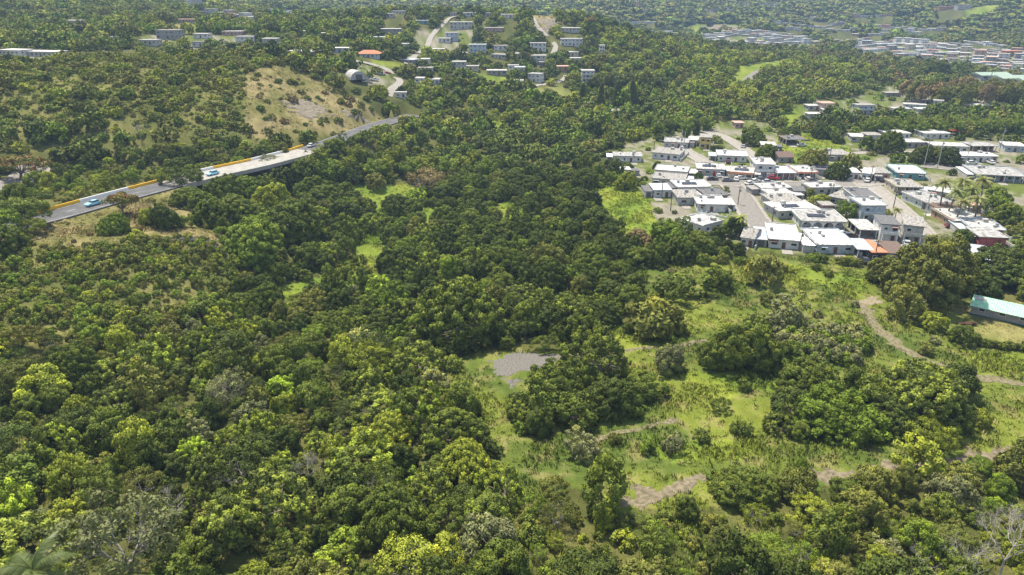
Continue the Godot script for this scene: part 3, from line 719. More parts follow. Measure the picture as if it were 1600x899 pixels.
func _ready() -> void:
	rng.seed = 71
	set_camera()
	set_sky_and_sun()
	prepare_terrain()
	make_materials()
	build_ground()
	build_roads()
	build_highway()
	build_bare_earth()
	build_houses()
	build_far_town()
	build_landmarks()
	build_cars()
	build_poles()
	make_tree_kinds()
	plant_trees()
	sow_grass()


func set_camera() -> void:
	var cam := Camera3D.new()
	cam.name = "camera"
	cam.position = EYE
	cam.rotation_degrees = Vector3(-23, 0, 0)
	cam.fov = 45.16
	cam.near = 0.5
	cam.far = 14000
	add_child(cam)
	cam.current = true


func set_sky_and_sun() -> void:
	var e := Environment.new()
	e.background_mode = Environment.BG_SKY
	var m := ProceduralSkyMaterial.new()
	m.sky_top_color = Color(0.60, 0.65, 0.72)
	m.sky_horizon_color = Color(0.84, 0.87, 0.90)
	m.sky_curve = 0.25
	m.ground_bottom_color = Color(0.20, 0.22, 0.16)
	m.ground_horizon_color = Color(0.62, 0.68, 0.70)
	m.sun_angle_max = 1.0
	m.sky_energy_multiplier = 1.0
	var s := Sky.new()
	s.sky_material = m
	e.sky = s
	e.tonemap_mode = Environment.TONE_MAPPER_LINEAR
	e.tonemap_exposure = 2.0
	e.fog_enabled = true
	e.fog_density = 0.00016
	e.fog_light_color = Color(0.66, 0.78, 0.95)
	e.sdfgi_enabled = true
	e.ssao_enabled = true
	e.ssil_enabled = true
	var w := WorldEnvironment.new()
	w.name = "environment"
	w.environment = e
	add_child(w)
	var sun := DirectionalLight3D.new()
	sun.name = "sun"
	sun.basis = Basis.looking_at(Vector3(0.22, -0.90, 0.36).normalized())
	sun.light_energy = 1.6
	sun.light_color = Color(1.0, 0.955, 0.88)
	sun.light_angular_distance = 3.0
	sun.shadow_enabled = true
	add_child(sun)


# ------------------------------------------------------------------ names, labels, small builders
func numbered(called: String) -> String:
	var n: int = taken.get(called, 0)
	taken[called] = n + 1
	return called if n == 0 else "%s_%03d" % [called, n]


func thing(called: String, label: String, category: String, at := Vector3.ZERO, turn := 0.0, group := "") -> Node3D:
	var o := Node3D.new()
	o.name = numbered(called)
	o.position = at
	o.rotation.y = turn
	add_child(o)
	tag(o, label, category, group)
	return o


func tag(o: Node, label: String, category: String, group := "", kind := "") -> void:
	if label: o.set_meta("label", label)
	if category: o.set_meta("category", category)
	if group: o.set_meta("group", group)
	if kind: o.set_meta("kind", kind)


func part(called: String, mesh: Mesh, m: Material, parent: Node, at := Vector3.ZERO, turn := Vector3.ZERO, size := Vector3.ONE) -> MeshInstance3D:
	var o := MeshInstance3D.new()
	o.name = called
	o.mesh = mesh
	o.material_override = m
	o.position = at
	o.rotation = turn
	o.scale = size
	parent.add_child(o, true)
	return o


func box(called: String, m: Material, parent: Node, at: Vector3, size: Vector3, turn := Vector3.ZERO) -> MeshInstance3D:
	return part(called, unit_box, m, parent, at, turn, size)


func structure(called: String, mesh: Mesh, m: Material) -> MeshInstance3D:
	var o := MeshInstance3D.new()
	o.name = numbered(called)
	o.mesh = mesh
	o.material_override = m
	o.set_meta("kind", "structure")
	add_child(o)
	return o


func to_mesh(v: PackedVector3Array, n: PackedVector3Array, idx: PackedInt32Array, c := PackedColorArray()) -> ArrayMesh:
	var a := []
	a.resize(Mesh.ARRAY_MAX)
	a[Mesh.ARRAY_VERTEX] = v
	a[Mesh.ARRAY_NORMAL] = n
	if c.size(): a[Mesh.ARRAY_COLOR] = c
	a[Mesh.ARRAY_INDEX] = idx
	var m := ArrayMesh.new()
	m.add_surface_from_arrays(Mesh.PRIMITIVE_TRIANGLES, a)
	return m


func flat_mesh(tris: PackedVector3Array) -> ArrayMesh:
	# three points a triangle, each face with its own normal
	var n := PackedVector3Array()
	var idx := PackedInt32Array()
	for i in range(0, tris.size(), 3):
		var f := (tris[i + 2] - tris[i]).cross(tris[i + 1] - tris[i]).normalized()
		n.append_array([f, f, f])
		idx.append_array([i, i + 1, i + 2])
	return to_mesh(tris, n, idx)


func lin(r: float, g: float, b: float) -> Color:
	return Color(r, g, b).linear_to_srgb()


func noise_tex(freq: float, stops: Array, size := 256, kind := FastNoiseLite.TYPE_SIMPLEX_SMOOTH, octaves := 4) -> NoiseTexture2D:
	var f := FastNoiseLite.new()
	f.seed = 5 + mats.size()
	f.noise_type = kind
	f.frequency = freq
	f.fractal_octaves = octaves
	var g := Gradient.new()
	g.offsets = PackedFloat32Array()
	g.colors = PackedColorArray()
	for s in stops:
		g.add_point(s[0], lin(s[1], s[2], s[3]))
	var t := NoiseTexture2D.new()
	t.width = size
	t.height = size
	t.seamless = true
	t.noise = f
	t.color_ramp = g
	return t


func plain(called: String, c: Color, rough := 0.85, metal := 0.0) -> StandardMaterial3D:
	if not mats.has(called):
		var m := StandardMaterial3D.new()
		m.resource_name = called
		m.albedo_color = c
		m.roughness = rough
		m.metallic = metal
		m.metallic_specular = 0.4
		mats[called] = m
	return mats[called]


func grainy(called: String, tex: Texture2D, metres: float, rough := 0.9) -> StandardMaterial3D:
	var m := plain(called, Color.WHITE, rough)
	m.albedo_texture = tex
	m.uv1_triplanar = true
	m.uv1_world_triplanar = true
	m.uv1_scale = Vector3.ONE / metres
	return m


func make_materials() -> void:
	for i in 3:   # worn white coating, in three states of dirt
		var k: float = [0.78, 0.58, 0.44][i]
		grainy("roof_w%d" % i, noise_tex(0.02, [[0.12, 0.26 * k, 0.25 * k, 0.225 * k], [0.36, 0.48 * k, 0.47 * k, 0.45 * k], [0.52, 0.68 * k, 0.68 * k, 0.67 * k], [1.0, 0.78 * k, 0.78 * k, 0.78 * k]], 512, FastNoiseLite.TYPE_SIMPLEX_SMOOTH, 6), 16.0 + 3 * i, 0.7)
	grainy("roof_c", noise_tex(0.02, [[0.2, 0.30, 0.295, 0.28], [0.6, 0.44, 0.44, 0.43], [1.0, 0.52, 0.52, 0.51]]), 8.0)
	grainy("roof_s", noise_tex(0.025, [[0.15, 0.10, 0.095, 0.085], [0.5, 0.25, 0.24, 0.225], [0.9, 0.36, 0.355, 0.34]]), 7.0)
	grainy("roof_p", noise_tex(0.03, [[0.3, 0.24, 0.235, 0.22], [0.5, 0.50, 0.50, 0.49], [0.62, 0.78, 0.78, 0.77]]), 9.0)
	grainy("roof_d", noise_tex(0.03, [[0.2, 0.075, 0.075, 0.08], [0.8, 0.16, 0.16, 0.165]]), 6.0)
	grainy("roof_b", noise_tex(0.03, [[0.2, 0.30, 0.33, 0.37], [0.8, 0.44, 0.47, 0.51]]), 6.0, 0.5)
	grainy("roof_n", noise_tex(0.03, [[0.2, 0.085, 0.06, 0.05], [0.8, 0.17, 0.12, 0.10]]), 5.0)
	grainy("roof_k", noise_tex(0.03, [[0.2, 0.36, 0.22, 0.17], [0.8, 0.50, 0.33, 0.27]]), 6.0)
	grainy("roof_r", noise_tex(0.03, [[0.2, 0.34, 0.13, 0.07], [0.8, 0.50, 0.22, 0.12]]), 5.0)
	mats["roof_R"] = mats["roof_r"]
	mats["roof_o"] = mats["roof_w1"]
	for w in [["white", 0.70, 0.71, 0.71], ["pale", 0.52, 0.52, 0.50], ["grey", 0.34, 0.34, 0.34], ["yellow", 0.74, 0.58, 0.20], ["cream", 0.66, 0.60, 0.46], ["pink", 0.58, 0.40, 0.36], ["bluish", 0.52, 0.60, 0.68], ["teal", 0.20, 0.42, 0.46], ["tan", 0.46, 0.32, 0.20], ["red", 0.46, 0.13, 0.14], ["orange", 0.56, 0.26, 0.13], ["peach", 0.62, 0.44, 0.30], ["dark", 0.075, 0.07, 0.07]]:
		grainy("wall_" + w[0], noise_tex(0.02, [[0.15, w[1] * 0.5, w[2] * 0.49, w[3] * 0.46], [0.5, w[1] * 0.72, w[2] * 0.72, w[3] * 0.71], [1.0, w[1] * 0.8, w[2] * 0.8, w[3] * 0.8]], 128), 5.0)
	grainy("asphalt", noise_tex(0.03, [[0.1, 0.145, 0.136, 0.124], [0.6, 0.180, 0.170, 0.156], [1.0, 0.205, 0.195, 0.180]]), 14.0)
	grainy("concrete", noise_tex(0.03, [[0.1, 0.20, 0.186, 0.165], [0.6, 0.255, 0.240, 0.216], [1.0, 0.30, 0.285, 0.258]]), 14.0)
	grainy("highway_asphalt", noise_tex(0.02, [[0.1, 0.065, 0.066, 0.07], [0.6, 0.092, 0.093, 0.098], [1.0, 0.13, 0.131, 0.136]]), 30.0)
	grainy("bridge_concrete", noise_tex(0.02, [[0.1, 0.22, 0.21, 0.195], [1.0, 0.34, 0.33, 0.305]]), 20.0)
	grainy("bare_0", noise_tex(0.09, [[0.25, 0.085, 0.080, 0.068], [0.5, 0.125, 0.118, 0.105], [0.75, 0.165, 0.156, 0.142]], 512, FastNoiseLite.TYPE_SIMPLEX_SMOOTH, 6), 23.0)
	grainy("bare_1", noise_tex(0.05, [[0.2, 0.085, 0.072, 0.042], [0.5, 0.140, 0.118, 0.075], [0.8, 0.20, 0.172, 0.115]]), 16.0)
	grainy("bare_2", noise_tex(0.04, [[0.2, 0.085, 0.075, 0.055], [0.5, 0.16, 0.138, 0.10], [0.8, 0.23, 0.195, 0.145]]), 22.0)
	grainy("bare_3", noise_tex(0.05, [[0.2, 0.42, 0.31, 0.23], [0.8, 0.60, 0.46, 0.35]]), 30.0)
	grainy("bare_4", noise_tex(0.05, [[0.2, 0.144, 0.120, 0.072], [0.5, 0.198, 0.168, 0.108], [0.8, 0.252, 0.222, 0.162]]), 12.0)
	grainy("track_earth", noise_tex(0.05, [[0.15, 0.072, 0.079, 0.025], [0.4, 0.112, 0.104, 0.047], [0.55, 0.155, 0.133, 0.079], [0.85, 0.202, 0.173, 0.115]]), 11.0)
	grainy("bark", noise_tex(0.06, [[0.2, 0.10, 0.085, 0.065], [0.8, 0.26, 0.23, 0.19]], 128), 1.5)
	grainy("dead_wood", noise_tex(0.06, [[0.2, 0.20, 0.18, 0.155], [0.8, 0.40, 0.375, 0.34]], 128), 1.2)
	grainy("stone", noise_tex(0.08, [[0.2, 0.035, 0.033, 0.033], [0.8, 0.14, 0.13, 0.125]], 128), 4.0)
	var glass := plain("window_glass", lin(0.025, 0.03, 0.035), 0.12)
	glass.metallic_specular = 0.5
	plain("frame_white", lin(0.62, 0.62, 0.61), 0.6)
	plain("frame_dark", lin(0.10, 0.09, 0.085), 0.6)
	plain("solar", lin(0.02, 0.023, 0.035), 0.2)
	plain("door_brown", lin(0.12, 0.065, 0.035), 0.6)
	plain("door_red", lin(0.42, 0.05, 0.05), 0.6)
	plain("trim_orange", lin(0.60, 0.22, 0.12), 0.7)
	plain("barrier_white", lin(0.72, 0.72, 0.71), 0.8)
	plain("barrier_yellow", lin(0.72, 0.42, 0.03), 0.8)
	plain("paint_white", lin(0.62, 0.62, 0.60), 0.8)
	plain("tank_blue", lin(0.02, 0.22, 0.48), 0.5)
	plain("tyre", lin(0.02, 0.02, 0.02), 0.9)
	plain("metal_grey", lin(0.28, 0.29, 0.30), 0.5, 0.3)
	plain("wood_pole", lin(0.14, 0.11, 0.085), 0.9)
	plain("concrete_pole", lin(0.42, 0.40, 0.37), 0.9)
	for c in [["light blue", 0.28, 0.62, 0.78], ["white", 0.72, 0.72, 0.72], ["black", 0.015, 0.015, 0.017], ["grey", 0.14, 0.145, 0.155], ["silver", 0.42, 0.44, 0.46], ["red", 0.42, 0.015, 0.02], ["maroon", 0.10, 0.012, 0.02]]:
		var p := plain("paint_" + c[0], lin(c[1], c[2], c[3]), 0.35)
		p.clearcoat_enabled = true
		p.clearcoat_roughness = 0.1


# ------------------------------------------------------------------ terrain
func prepare_terrain() -> void:
	noise_fine.seed = 3
	noise_fine.frequency = 1.0 / 16.0
	noise_fine.fractal_octaves = 3
	noise_wide.seed = 8
	noise_wide.frequency = 1.0 / 230.0
	noise_wide.fractal_octaves = 4
	noise_warp.seed = 12
	noise_warp.frequency = 1.0 / 9.0
	noise_warp.fractal_octaves = 3
	solve_survey()
	for o in OPEN:
		open_polys.append([o[0], outline(o[1]), bounds(outline(o[1]))])
	for z in ZONES:
		zone_polys.append([z[0], outline(z[1]), bounds(outline(z[1])), z])
	for b in BARE:
		bare_polys.append([outline(b[2]), bounds(outline(b[2]))])
	for i in range(0, HIGHWAY.size(), 2):
		highway_points.append(Vector3(HIGHWAY[i], 10.35 + 0.7 * smoothstep(-310.0, -370.0, HIGHWAY[i + 1]), HIGHWAY[i + 1]))
	cache_heights()


func outline(a: Array) -> PackedVector2Array:
	var p := PackedVector2Array()
	for i in range(0, a.size(), 2):
		p.append(Vector2(a[i], a[i + 1]))
	return p


func bounds(p: PackedVector2Array) -> Rect2:
	var r := Rect2(p[0], Vector2.ZERO)
	for q in p: r = r.expand(q)
	return r


func solve_survey() -> void:
	# a smooth surface through the surveyed points (radial functions; a little slack lets it round off spikes)
	var n := SURVEY.size()
	var a := []
	for i in n + 1:
		var row := PackedFloat64Array()
		row.resize(n + 2)
		a.append(row)
	for i in n:
		survey_x.append(SURVEY[i][0])
		survey_z.append(SURVEY[i][1])
	for i in n:
		for j in n:
			var dx := survey_x[i] - survey_x[j]
			var dz := survey_z[i] - survey_z[j]
			a[i][j] = sqrt(dx * dx + dz * dz + 36.0) - (3.0 if i == j else 0.0)
		a[i][n] = 1.0
		a[n][i] = 1.0
		a[i][n + 1] = SURVEY[i][2]
	var m := n + 1
	for k in m:
		var best := k
		for i in range(k + 1, m):
			if absf(a[i][k]) > absf(a[best][k]): best = i
		var swap = a[k]
		a[k] = a[best]
		a[best] = swap
		var top: PackedFloat64Array = a[k]
		for i in range(k + 1, m):
			var row: PackedFloat64Array = a[i]
			var f := row[k] / top[k]
			if f == 0.0: continue
			for j in range(k, m + 1): row[j] -= f * top[j]
			a[i] = row
	survey_w.resize(m)
	for k in range(m - 1, -1, -1):
		var s: float = a[k][m]
		for j in range(k + 1, m): s -= a[k][j] * survey_w[j]
		survey_w[k] = s / a[k][k]
	survey_c = survey_w[n]


func surveyed(x: float, z: float) -> float:
	var h := survey_c
	for i in survey_x.size():
		var dx := survey_x[i] - x
		var dz := survey_z[i] - z
		h += survey_w[i] * sqrt(dx * dx + dz * dz + 36.0)
	return h


const CF := 132
const CB := 12
const CR := 170
const CA := 1.15
const R0 := 4.0
const R1 := 9000.0


func cache_angle(i: int) -> float:
	if i < CB: return -PI + (PI - CA) * i / CB
	if i <= CB + CF: return -CA + 2.0 * CA * (i - CB) / CF
	return CA + (PI - CA) * (i - CB - CF) / CB


func cache_heights() -> void:
	cache.resize((CF + 2 * CB + 1) * CR)
	var k := 0
	for i in CF + 2 * CB + 1:
		var a := cache_angle(i)
		for j in CR:
			var r := R0 * pow(R1 / R0, float(j) / (CR - 1))
			cache[k] = surveyed(sin(a) * r, -cos(a) * r)
			k += 1


func smooth_height(x: float, z: float) -> float:
	var a := atan2(x, -z)
	var r := sqrt(x * x + z * z)
	var u: float
	if a < -CA: u = (a + PI) / (PI - CA) * CB
	elif a <= CA: u = CB + (a + CA) / (2.0 * CA) * CF
	else: u = CB + CF + (a - CA) / (PI - CA) * CB
	var v := clampf(log(maxf(r, R0) / R0) / log(R1 / R0) * (CR - 1), 0.0, CR - 1.001)
	u = clampf(u, 0.0, CF + 2 * CB - 0.001)
	var i := int(u)
	var j := int(v)
	var fu := u - i
	var fv := v - j
	var p := i * CR + j
	return lerpf(lerpf(cache[p], cache[p + 1], fv), lerpf(cache[p + CR], cache[p + CR + 1], fv), fu)


func is_built(x: float, z: float) -> bool:
	return cover_of(x, z) == "built"


func height(x: float, z: float) -> float:
	var h := smooth_height(x, z)
	var r := sqrt(x * x + z * z)
	if not (x > 45.0 and z < -190.0 and z > -520.0):   # the suburb's plain is graded flat
		h += noise_fine.get_noise_2d(x, z) * 0.6
	if r > 500.0:
		h += noise_wide.get_noise_2d(x, z) * clampf((r - 500.0) * 0.010, 0.0, 45.0)
	if x < -30.0 and z < -130.0 and z > -420.0:
		for i in highway_points.size() - 1:
			var a := highway_points[i]
			var b := highway_points[i + 1]
			var ab := Vector2(b.x - a.x, b.z - a.z)
			var t := Vector2(x - a.x, z - a.z).dot(ab) / ab.length_squared()
			if t < 0.0 or t > 1.0: continue
			var d := Vector2(a.x, a.z).lerp(Vector2(b.x, b.z), t).distance_to(Vector2(x, z))
			if d < 16.0:
				var road := lerpf(a.y, b.y, t) - 0.5
				var bridge := i >= 5 and i <= 8
				if not bridge:
					h = lerpf(road, h, smoothstep(8.0, 16.0, d))
				elif h > road - 1.0:
					h = lerpf(road - 1.0, h, smoothstep(8.0, 16.0, d))
	return h


func on(x: float, z: float, up := 0.0) -> Vector3:
	return Vector3(x, height(x, z) + up, z)


func cover_of(x: float, z: float) -> String:
	var p := Vector2(x, z)
	var out := ""
	for o in open_polys:
		if o[2].has_point(p) and Geometry2D.is_point_in_polygon(p, o[1]):
			out = o[0]
	return out


func zone_of(x: float, z: float) -> Array:
	var p := Vector2(x, z)
	for o in zone_polys:
		if o[2].has_point(p) and Geometry2D.is_point_in_polygon(p, o[1]):
			return o[3]
	return []


func cover_color(cover: String, x: float, z: float) -> Color:
	var a := noise_warp.get_noise_2d(x * 0.35 + 40.0, z * 0.35)
	var b := noise_warp.get_noise_2d(x * 1.6, z * 1.6 + 90.0)
	var c: Color
	match cover:
		"meadow":
			c = Color(0.088, 0.125, 0.026).lerp(Color(0.165, 0.200, 0.034), clampf(0.5 + a * 1.6, 0.0, 1.0))
			c = c.lerp(Color(0.20, 0.175, 0.075), clampf(b * 1.5 - 0.1, 0.0, 0.6))
		"bright": c = Color(0.125, 0.185, 0.026).lerp(Color(0.205, 0.245, 0.038), clampf(0.5 + a * 1.5, 0.0, 1.0))
		"lawn": c = Color(0.15, 0.175, 0.045).lerp(Color(0.23, 0.215, 0.085), clampf(0.45 + a * 1.6 + b * 0.5, 0.0, 1.0))
		"dry": c = Color(0.155, 0.150, 0.052).lerp(Color(0.25, 0.21, 0.105), clampf(0.5 + a * 1.6 + b * 0.6, 0.0, 1.0))
		"scrubland": c = Color(0.11, 0.125, 0.035).lerp(Color(0.18, 0.175, 0.06), clampf(0.4 + a * 1.8, 0.0, 1.0))
		"undergrowth": c = Color(0.085, 0.115, 0.026).lerp(Color(0.14, 0.155, 0.04), clampf(0.5 + a * 1.5, 0.0, 1.0))
		"built":
			c = Color(0.115, 0.145, 0.035).lerp(Color(0.23, 0.215, 0.175), clampf(0.32 + a * 3.0 + b * 1.4, 0.0, 1.0))
		_:
			c = Color(0.065, 0.078, 0.022).lerp(Color(0.12, 0.12, 0.04), clampf(0.4 + a * 1.5, 0.0, 1.0))
	return c * (1.0 + b * 0.35)


func build_ground() -> void:
	var angles := PackedFloat32Array()
	var a := -PI
	while a < PI - 0.001:
		angles.append(a)
		a += 0.0040 if absf(a) < 0.80 else 0.06
	angles.append(PI)
	var radii := PackedFloat32Array([0.5])
	var r := 6.0
	while r < 8800.0:
		radii.append(r)
		r *= 1.07 if r < 45.0 else 1.0105 if r < 430.0 else 1.032
	var nr := radii.size()
	var v := PackedVector3Array()
	var c := PackedColorArray()
	var idx := PackedInt32Array()
	for i in angles.size():
		var sa := sin(angles[i])
		var ca := -cos(angles[i])
		var fine := absf(angles[i]) < 0.9
		for j in nr:
			var x := sa * radii[j]
			var z := ca * radii[j]
			v.append(Vector3(x, height(x, z), z))
			if fine:
				var w := 2.2 if radii[j] < 450.0 else 6.0
				c.append(cover_color(cover_of(x + noise_warp.get_noise_2d(x, z) * w, z + noise_warp.get_noise_2d(z, x) * w), x, z))
			else:
				c.append(Color(0.06, 0.07, 0.022))
	for i in angles.size() - 1:
		for j in nr - 1:
			var p := i * nr + j
			idx.append_array([p, p + 1, p + nr, p + 1, p + nr + 1, p + nr])
	var n := PackedVector3Array()
	n.resize(v.size())
	for k in range(0, idx.size(), 3):
		var f := (v[idx[k + 2]] - v[idx[k]]).cross(v[idx[k + 1]] - v[idx[k]])
		for q in 3: n[idx[k + q]] += f
	for k in n.size(): n[k] = n[k].normalized()
	var m := StandardMaterial3D.new()
	m.resource_name = "ground_cover"
	m.vertex_color_use_as_albedo = true
	m.roughness = 1.0
	m.metallic_specular = 0.2
	m.albedo_texture = noise_tex(0.06, [[0.1, 0.55, 0.55, 0.50], [0.5, 0.85, 0.85, 0.82], [0.9, 1.0, 1.0, 1.0]], 512, FastNoiseLite.TYPE_SIMPLEX_SMOOTH, 5)
	m.uv1_triplanar = true
	m.uv1_world_triplanar = true
	m.uv1_scale = Vector3.ONE / 17.0
	structure("ground", to_mesh(v, n, idx, c), m)


# ------------------------------------------------------------------ ribbons and patches on the ground
func resample(line: PackedVector2Array, step: float) -> PackedVector2Array:
	var curve := Curve2D.new()
	for i in line.size():
		var t := Vector2.ZERO
		if i > 0 and i < line.size() - 1: t = (line[i + 1] - line[i - 1]) / 6.0
		curve.add_point(line[i], -t, t)
	var out := PackedVector2Array()
	var n := maxi(2, int(curve.get_baked_length() / step))
	for i in n + 1:
		out.append(curve.sample_baked(curve.get_baked_length() * i / n))
	return out


func side_of(p: PackedVector2Array, i: int) -> Vector2:
	var d := (p[mini(i + 1, p.size() - 1)] - p[maxi(i - 1, 0)]).normalized()
	return Vector2(-d.y, d.x)


func ribbon(p: PackedVector2Array, from: float, to: float, up: float, thick := 0.0, ragged := 0.0, level := PackedFloat32Array()) -> ArrayMesh:
	# a strip between two offsets from a line; with thick > 0 a kerb-like bar, with ragged > 0 wavy edges that dive into the ground
	var v := PackedVector3Array()
	var idx := PackedInt32Array()
	var k := 6 if ragged > 0.0 else 2
	for i in p.size():
		var s := side_of(p, i)
		for j in k:
			var t := float(j) / (k - 1)
			var o := lerpf(from, to, t)
			if ragged > 0.0: o += noise_warp.get_noise_2d(p[i].x * 2.0 + j * 31.0, p[i].y * 2.0) * ragged
			var q := p[i] + s * o
			var y: float = (level[i] if level.size() else height(q.x, q.y)) + up
			if ragged > 0.0 and (j == 0 or j == k - 1): y -= up + 0.12
			v.append(Vector3(q.x, y, q.y))
	var tris := PackedVector3Array()
	for i in p.size() - 1:
		for j in k - 1:
			var a := v[i * k + j]
			var b := v[i * k + j + 1]
			var c := v[(i + 1) * k + j]
			var d := v[(i + 1) * k + j + 1]
			tris.append_array([a, b, c, b, d, c])
			if thick > 0.0:
				var w := Vector3(0, -thick, 0)
				if j == 0: tris.append_array([a, c, a + w, c, c + w, a + w])
				if j == k - 2: tris.append_array([b, b + w, d, d, b + w, d + w])
	return flat_mesh(tris)


func patch(o: PackedVector2Array, up: float, cell: float) -> ArrayMesh:
	var b := bounds(o).grow(2.0)
	var nx := int(b.size.x / cell) + 1
	var nz := int(b.size.y / cell) + 1
	var v := PackedVector3Array()
	var inside := PackedByteArray()
	for i in nx + 1:
		for j in nz + 1:
			var q := b.position + Vector2(i, j) * cell
			var w := q + Vector2(noise_warp.get_noise_2d(q.x * 1.7, q.y * 1.7), noise_warp.get_noise_2d(q.y * 1.7, q.x * 1.7 + 50.0)) * cell * 4.0
			var hit := Geometry2D.is_point_in_polygon(w, o)
			inside.append(1 if hit else 0)
			v.append(on(q.x, q.y, up if hit else -up * 1.5))
	var tris := PackedVector3Array()
	for i in nx:
		for j in nz:
			var p := i * (nz + 1) + j
			if inside[p] + inside[p + 1] + inside[p + nz + 1] + inside[p + nz + 2] > 0:
				tris.append_array([v[p], v[p + nz + 1], v[p + 1], v[p + 1], v[p + nz + 1], v[p + nz + 2]])
	return flat_mesh(tris)


func build_roads() -> void:
	for r in ROADS:
		var p := resample(outline(r[3]), 2.5)
		road_lines.append([p, r[1] * 0.5 + 1.5])
		var half: float = r[1] * 0.5
		var far := p[0].length() > 420.0
		structure(r[0], ribbon(p, -half, half, 0.16 if not far else 0.3, 0.0), mats[r[2]])
		if not far and r[1] > 5:
			for s in [-1, 1]:
				structure("kerb", ribbon(p, s * half if s > 0 else -half - 1.3, half + 1.3 if s > 0 else -half, 0.28, 0.4), mats["concrete"])
	var t := resample(outline(TRACK), 1.5)
	road_lines.append([t, 1.1])
	structure("dirt_track", ribbon(t, -1.9, 1.9, 0.08, 0.0, 2.6), mats["track_earth"])
	var q := resample(outline(PATH), 1.5)
	structure("footpath", ribbon(q, -0.9, 0.9, 0.08, 0.0, 1.8), mats["track_earth"])
	road_lines.append([q, 0.8])
	var q2 := resample(outline(PATH_UPPER), 1.5)
	structure("footpath", ribbon(q2, -0.8, 0.8, 0.08, 0.0, 1.5), mats["track_earth"])
	road_lines.append([q2, 0.6])


func build_bare_earth() -> void:
	for b in BARE:
		var o := outline(b[2])
		var far := o[0].length() > 320.0
		structure(b[0], patch(o, 0.10 if not far else 0.5, 0.7 if not far else (2.5 if o[0].length() < 700.0 else 5.0)), mats["bare_%d" % b[1]])


func build_highway() -> void:
	var flat := PackedVector2Array()
	for h in highway_points: flat.append(Vector2(h.x, h.z))
	var p := resample(flat, 3.0)
	road_lines.append([p, 7.0])
	var level := PackedFloat32Array()
	for q in p:
		level.append(10.35 + 0.7 * smoothstep(-310.0, -370.0, q.y))
	# where the bridge begins and ends along the line
	var i0 := 0
	var i1 := 0
	for i in p.size():
		if p[i].distance_to(flat[5]) < p[i0].distance_to(flat[5]): i0 = i
		if p[i].distance_to(flat[9]) < p[i1].distance_to(flat[9]): i1 = i
	structure("highway", ribbon(p, -6.2, 6.2, -0.05, 0.6, 0.0, level), mats["highway_asphalt"])
	var cut := p.slice(i0, i1 + 1)
	var lc := level.slice(i0, i1 + 1)
	var bridge := thing("highway_bridge", "concrete highway bridge over the wooded hollow", "bridge")
	part("deck", ribbon(cut, -6.9, 6.9, 0.0, 1.3, 0.0, lc), mats["bridge_concrete"], bridge)
	for s in [-1, 1]:
		part("edge_beam", ribbon(cut, 6.9 if s > 0 else -7.3, 7.3 if s > 0 else -6.9, 0.22 if s > 0 else 0.1, 1.5, 0.0, lc), mats["bridge_concrete"], bridge)
	for k in 4:
		var i := int(lerpf(4, cut.size() - 5, k / 3.0))
		var c := cut[i]
		var g := height(c.x, c.y)
		var s := side_of(cut, i)
		box("pier", mats["bridge_concrete"], bridge, Vector3(c.x, (g + lc[i] - 1.3) * 0.5 - 0.3, c.y), Vector3(1.4, maxf(lc[i] - 1.3 - g + 0.6, 1.0), 10.0), Vector3(0, atan2(s.x, s.y), 0))
	# lane lines
	for s in [[-5.5, 0.16], [5.5, 0.16]]:
		structure("road_marking", ribbon(p, s[0] - s[1] * 0.5, s[0] + s[1] * 0.5, 0.03, 0.0, 0.0, level), mats["paint_white"])
	var dash := 0
	for i in range(2, p.size() - 3, 4):
		structure("road_marking", ribbon(p.slice(i, i + 2), -0.1, 0.1, 0.034, 0.0, 0.0, level.slice(i, i + 2)), mats["paint_white"])
		dash += 1
	# far side barrier: alternating white and yellow lengths
	var b := thing("road_barrier", "concrete barrier painted white and orange-yellow along the highway's far side", "barrier")
	var far_side := 1.0 if side_of(p, i0).dot(Vector2(-0.4, -1)) > 0 else -1.0
	var from := maxi(0, i0 - 16)
	var i := from
	var n := 0
	while i < i1 + 1:
		var e := mini(i + 6, i1 + 2)
		var seg := p.slice(i, e + 1)
		var ls := level.slice(i, e + 1)
		var o1 := 6.35 if far_side > 0 else -6.75
		part("barrier_length", ribbon(seg, o1, o1 + 0.4, 0.95, 1.0, 0.0, ls), mats["barrier_yellow" if n % 2 == 0 else "barrier_white"], b)
		i = e
		n += 1
	# motorcycle on the near lane
	var mb := thing("motorcycle", "dark motorcycle with rider past the bridge on the highway", "motorcycle", Vector3(MOTORBIKE.x, 11.0, MOTORBIKE.y), 0.5)
	var wheel := TorusMesh.new()
	wheel.inner_radius = 0.22
	wheel.outer_radius = 0.34
	for s in [-1, 1]: part("wheel", wheel, mats["tyre"], mb, Vector3(s * 0.7, 0.34, 0), Vector3(PI / 2, 0, 0))
	box("body", mats["paint_black"], mb, Vector3(0, 0.65, 0), Vector3(1.1, 0.35, 0.3))
	var cap := CapsuleMesh.new()
	cap.radius = 0.24
	cap.height = 0.95
	part("rider", cap, mats["frame_dark"], mb, Vector3(-0.1, 1.15, 0), Vector3(0, 0, -0.2))
	# dark stone retaining wall at the end of the terrace
	var wall := thing("stone_wall", "dark rubble retaining wall at the end of the dry grass terrace", "wall")
	var r := RandomNumberGenerator.new()
	r.seed = 4
	for k in 120:
		var t := r.randf()
		var q := RETAIN_A.lerp(RETAIN_B, t) + Vector2(r.randf_range(-1.0, 1.0), r.randf_range(-1.5, 2.5))
		var rock := part("stone", rock_mesh(k % 5), mats["stone"], wall, on(q.x, q.y, r.randf_range(-0.1, 0.5)), Vector3(r.randf() * 6, r.randf() * 6, r.randf() * 6))
		rock.scale = Vector3.ONE * r.randf_range(0.5, 1.1)


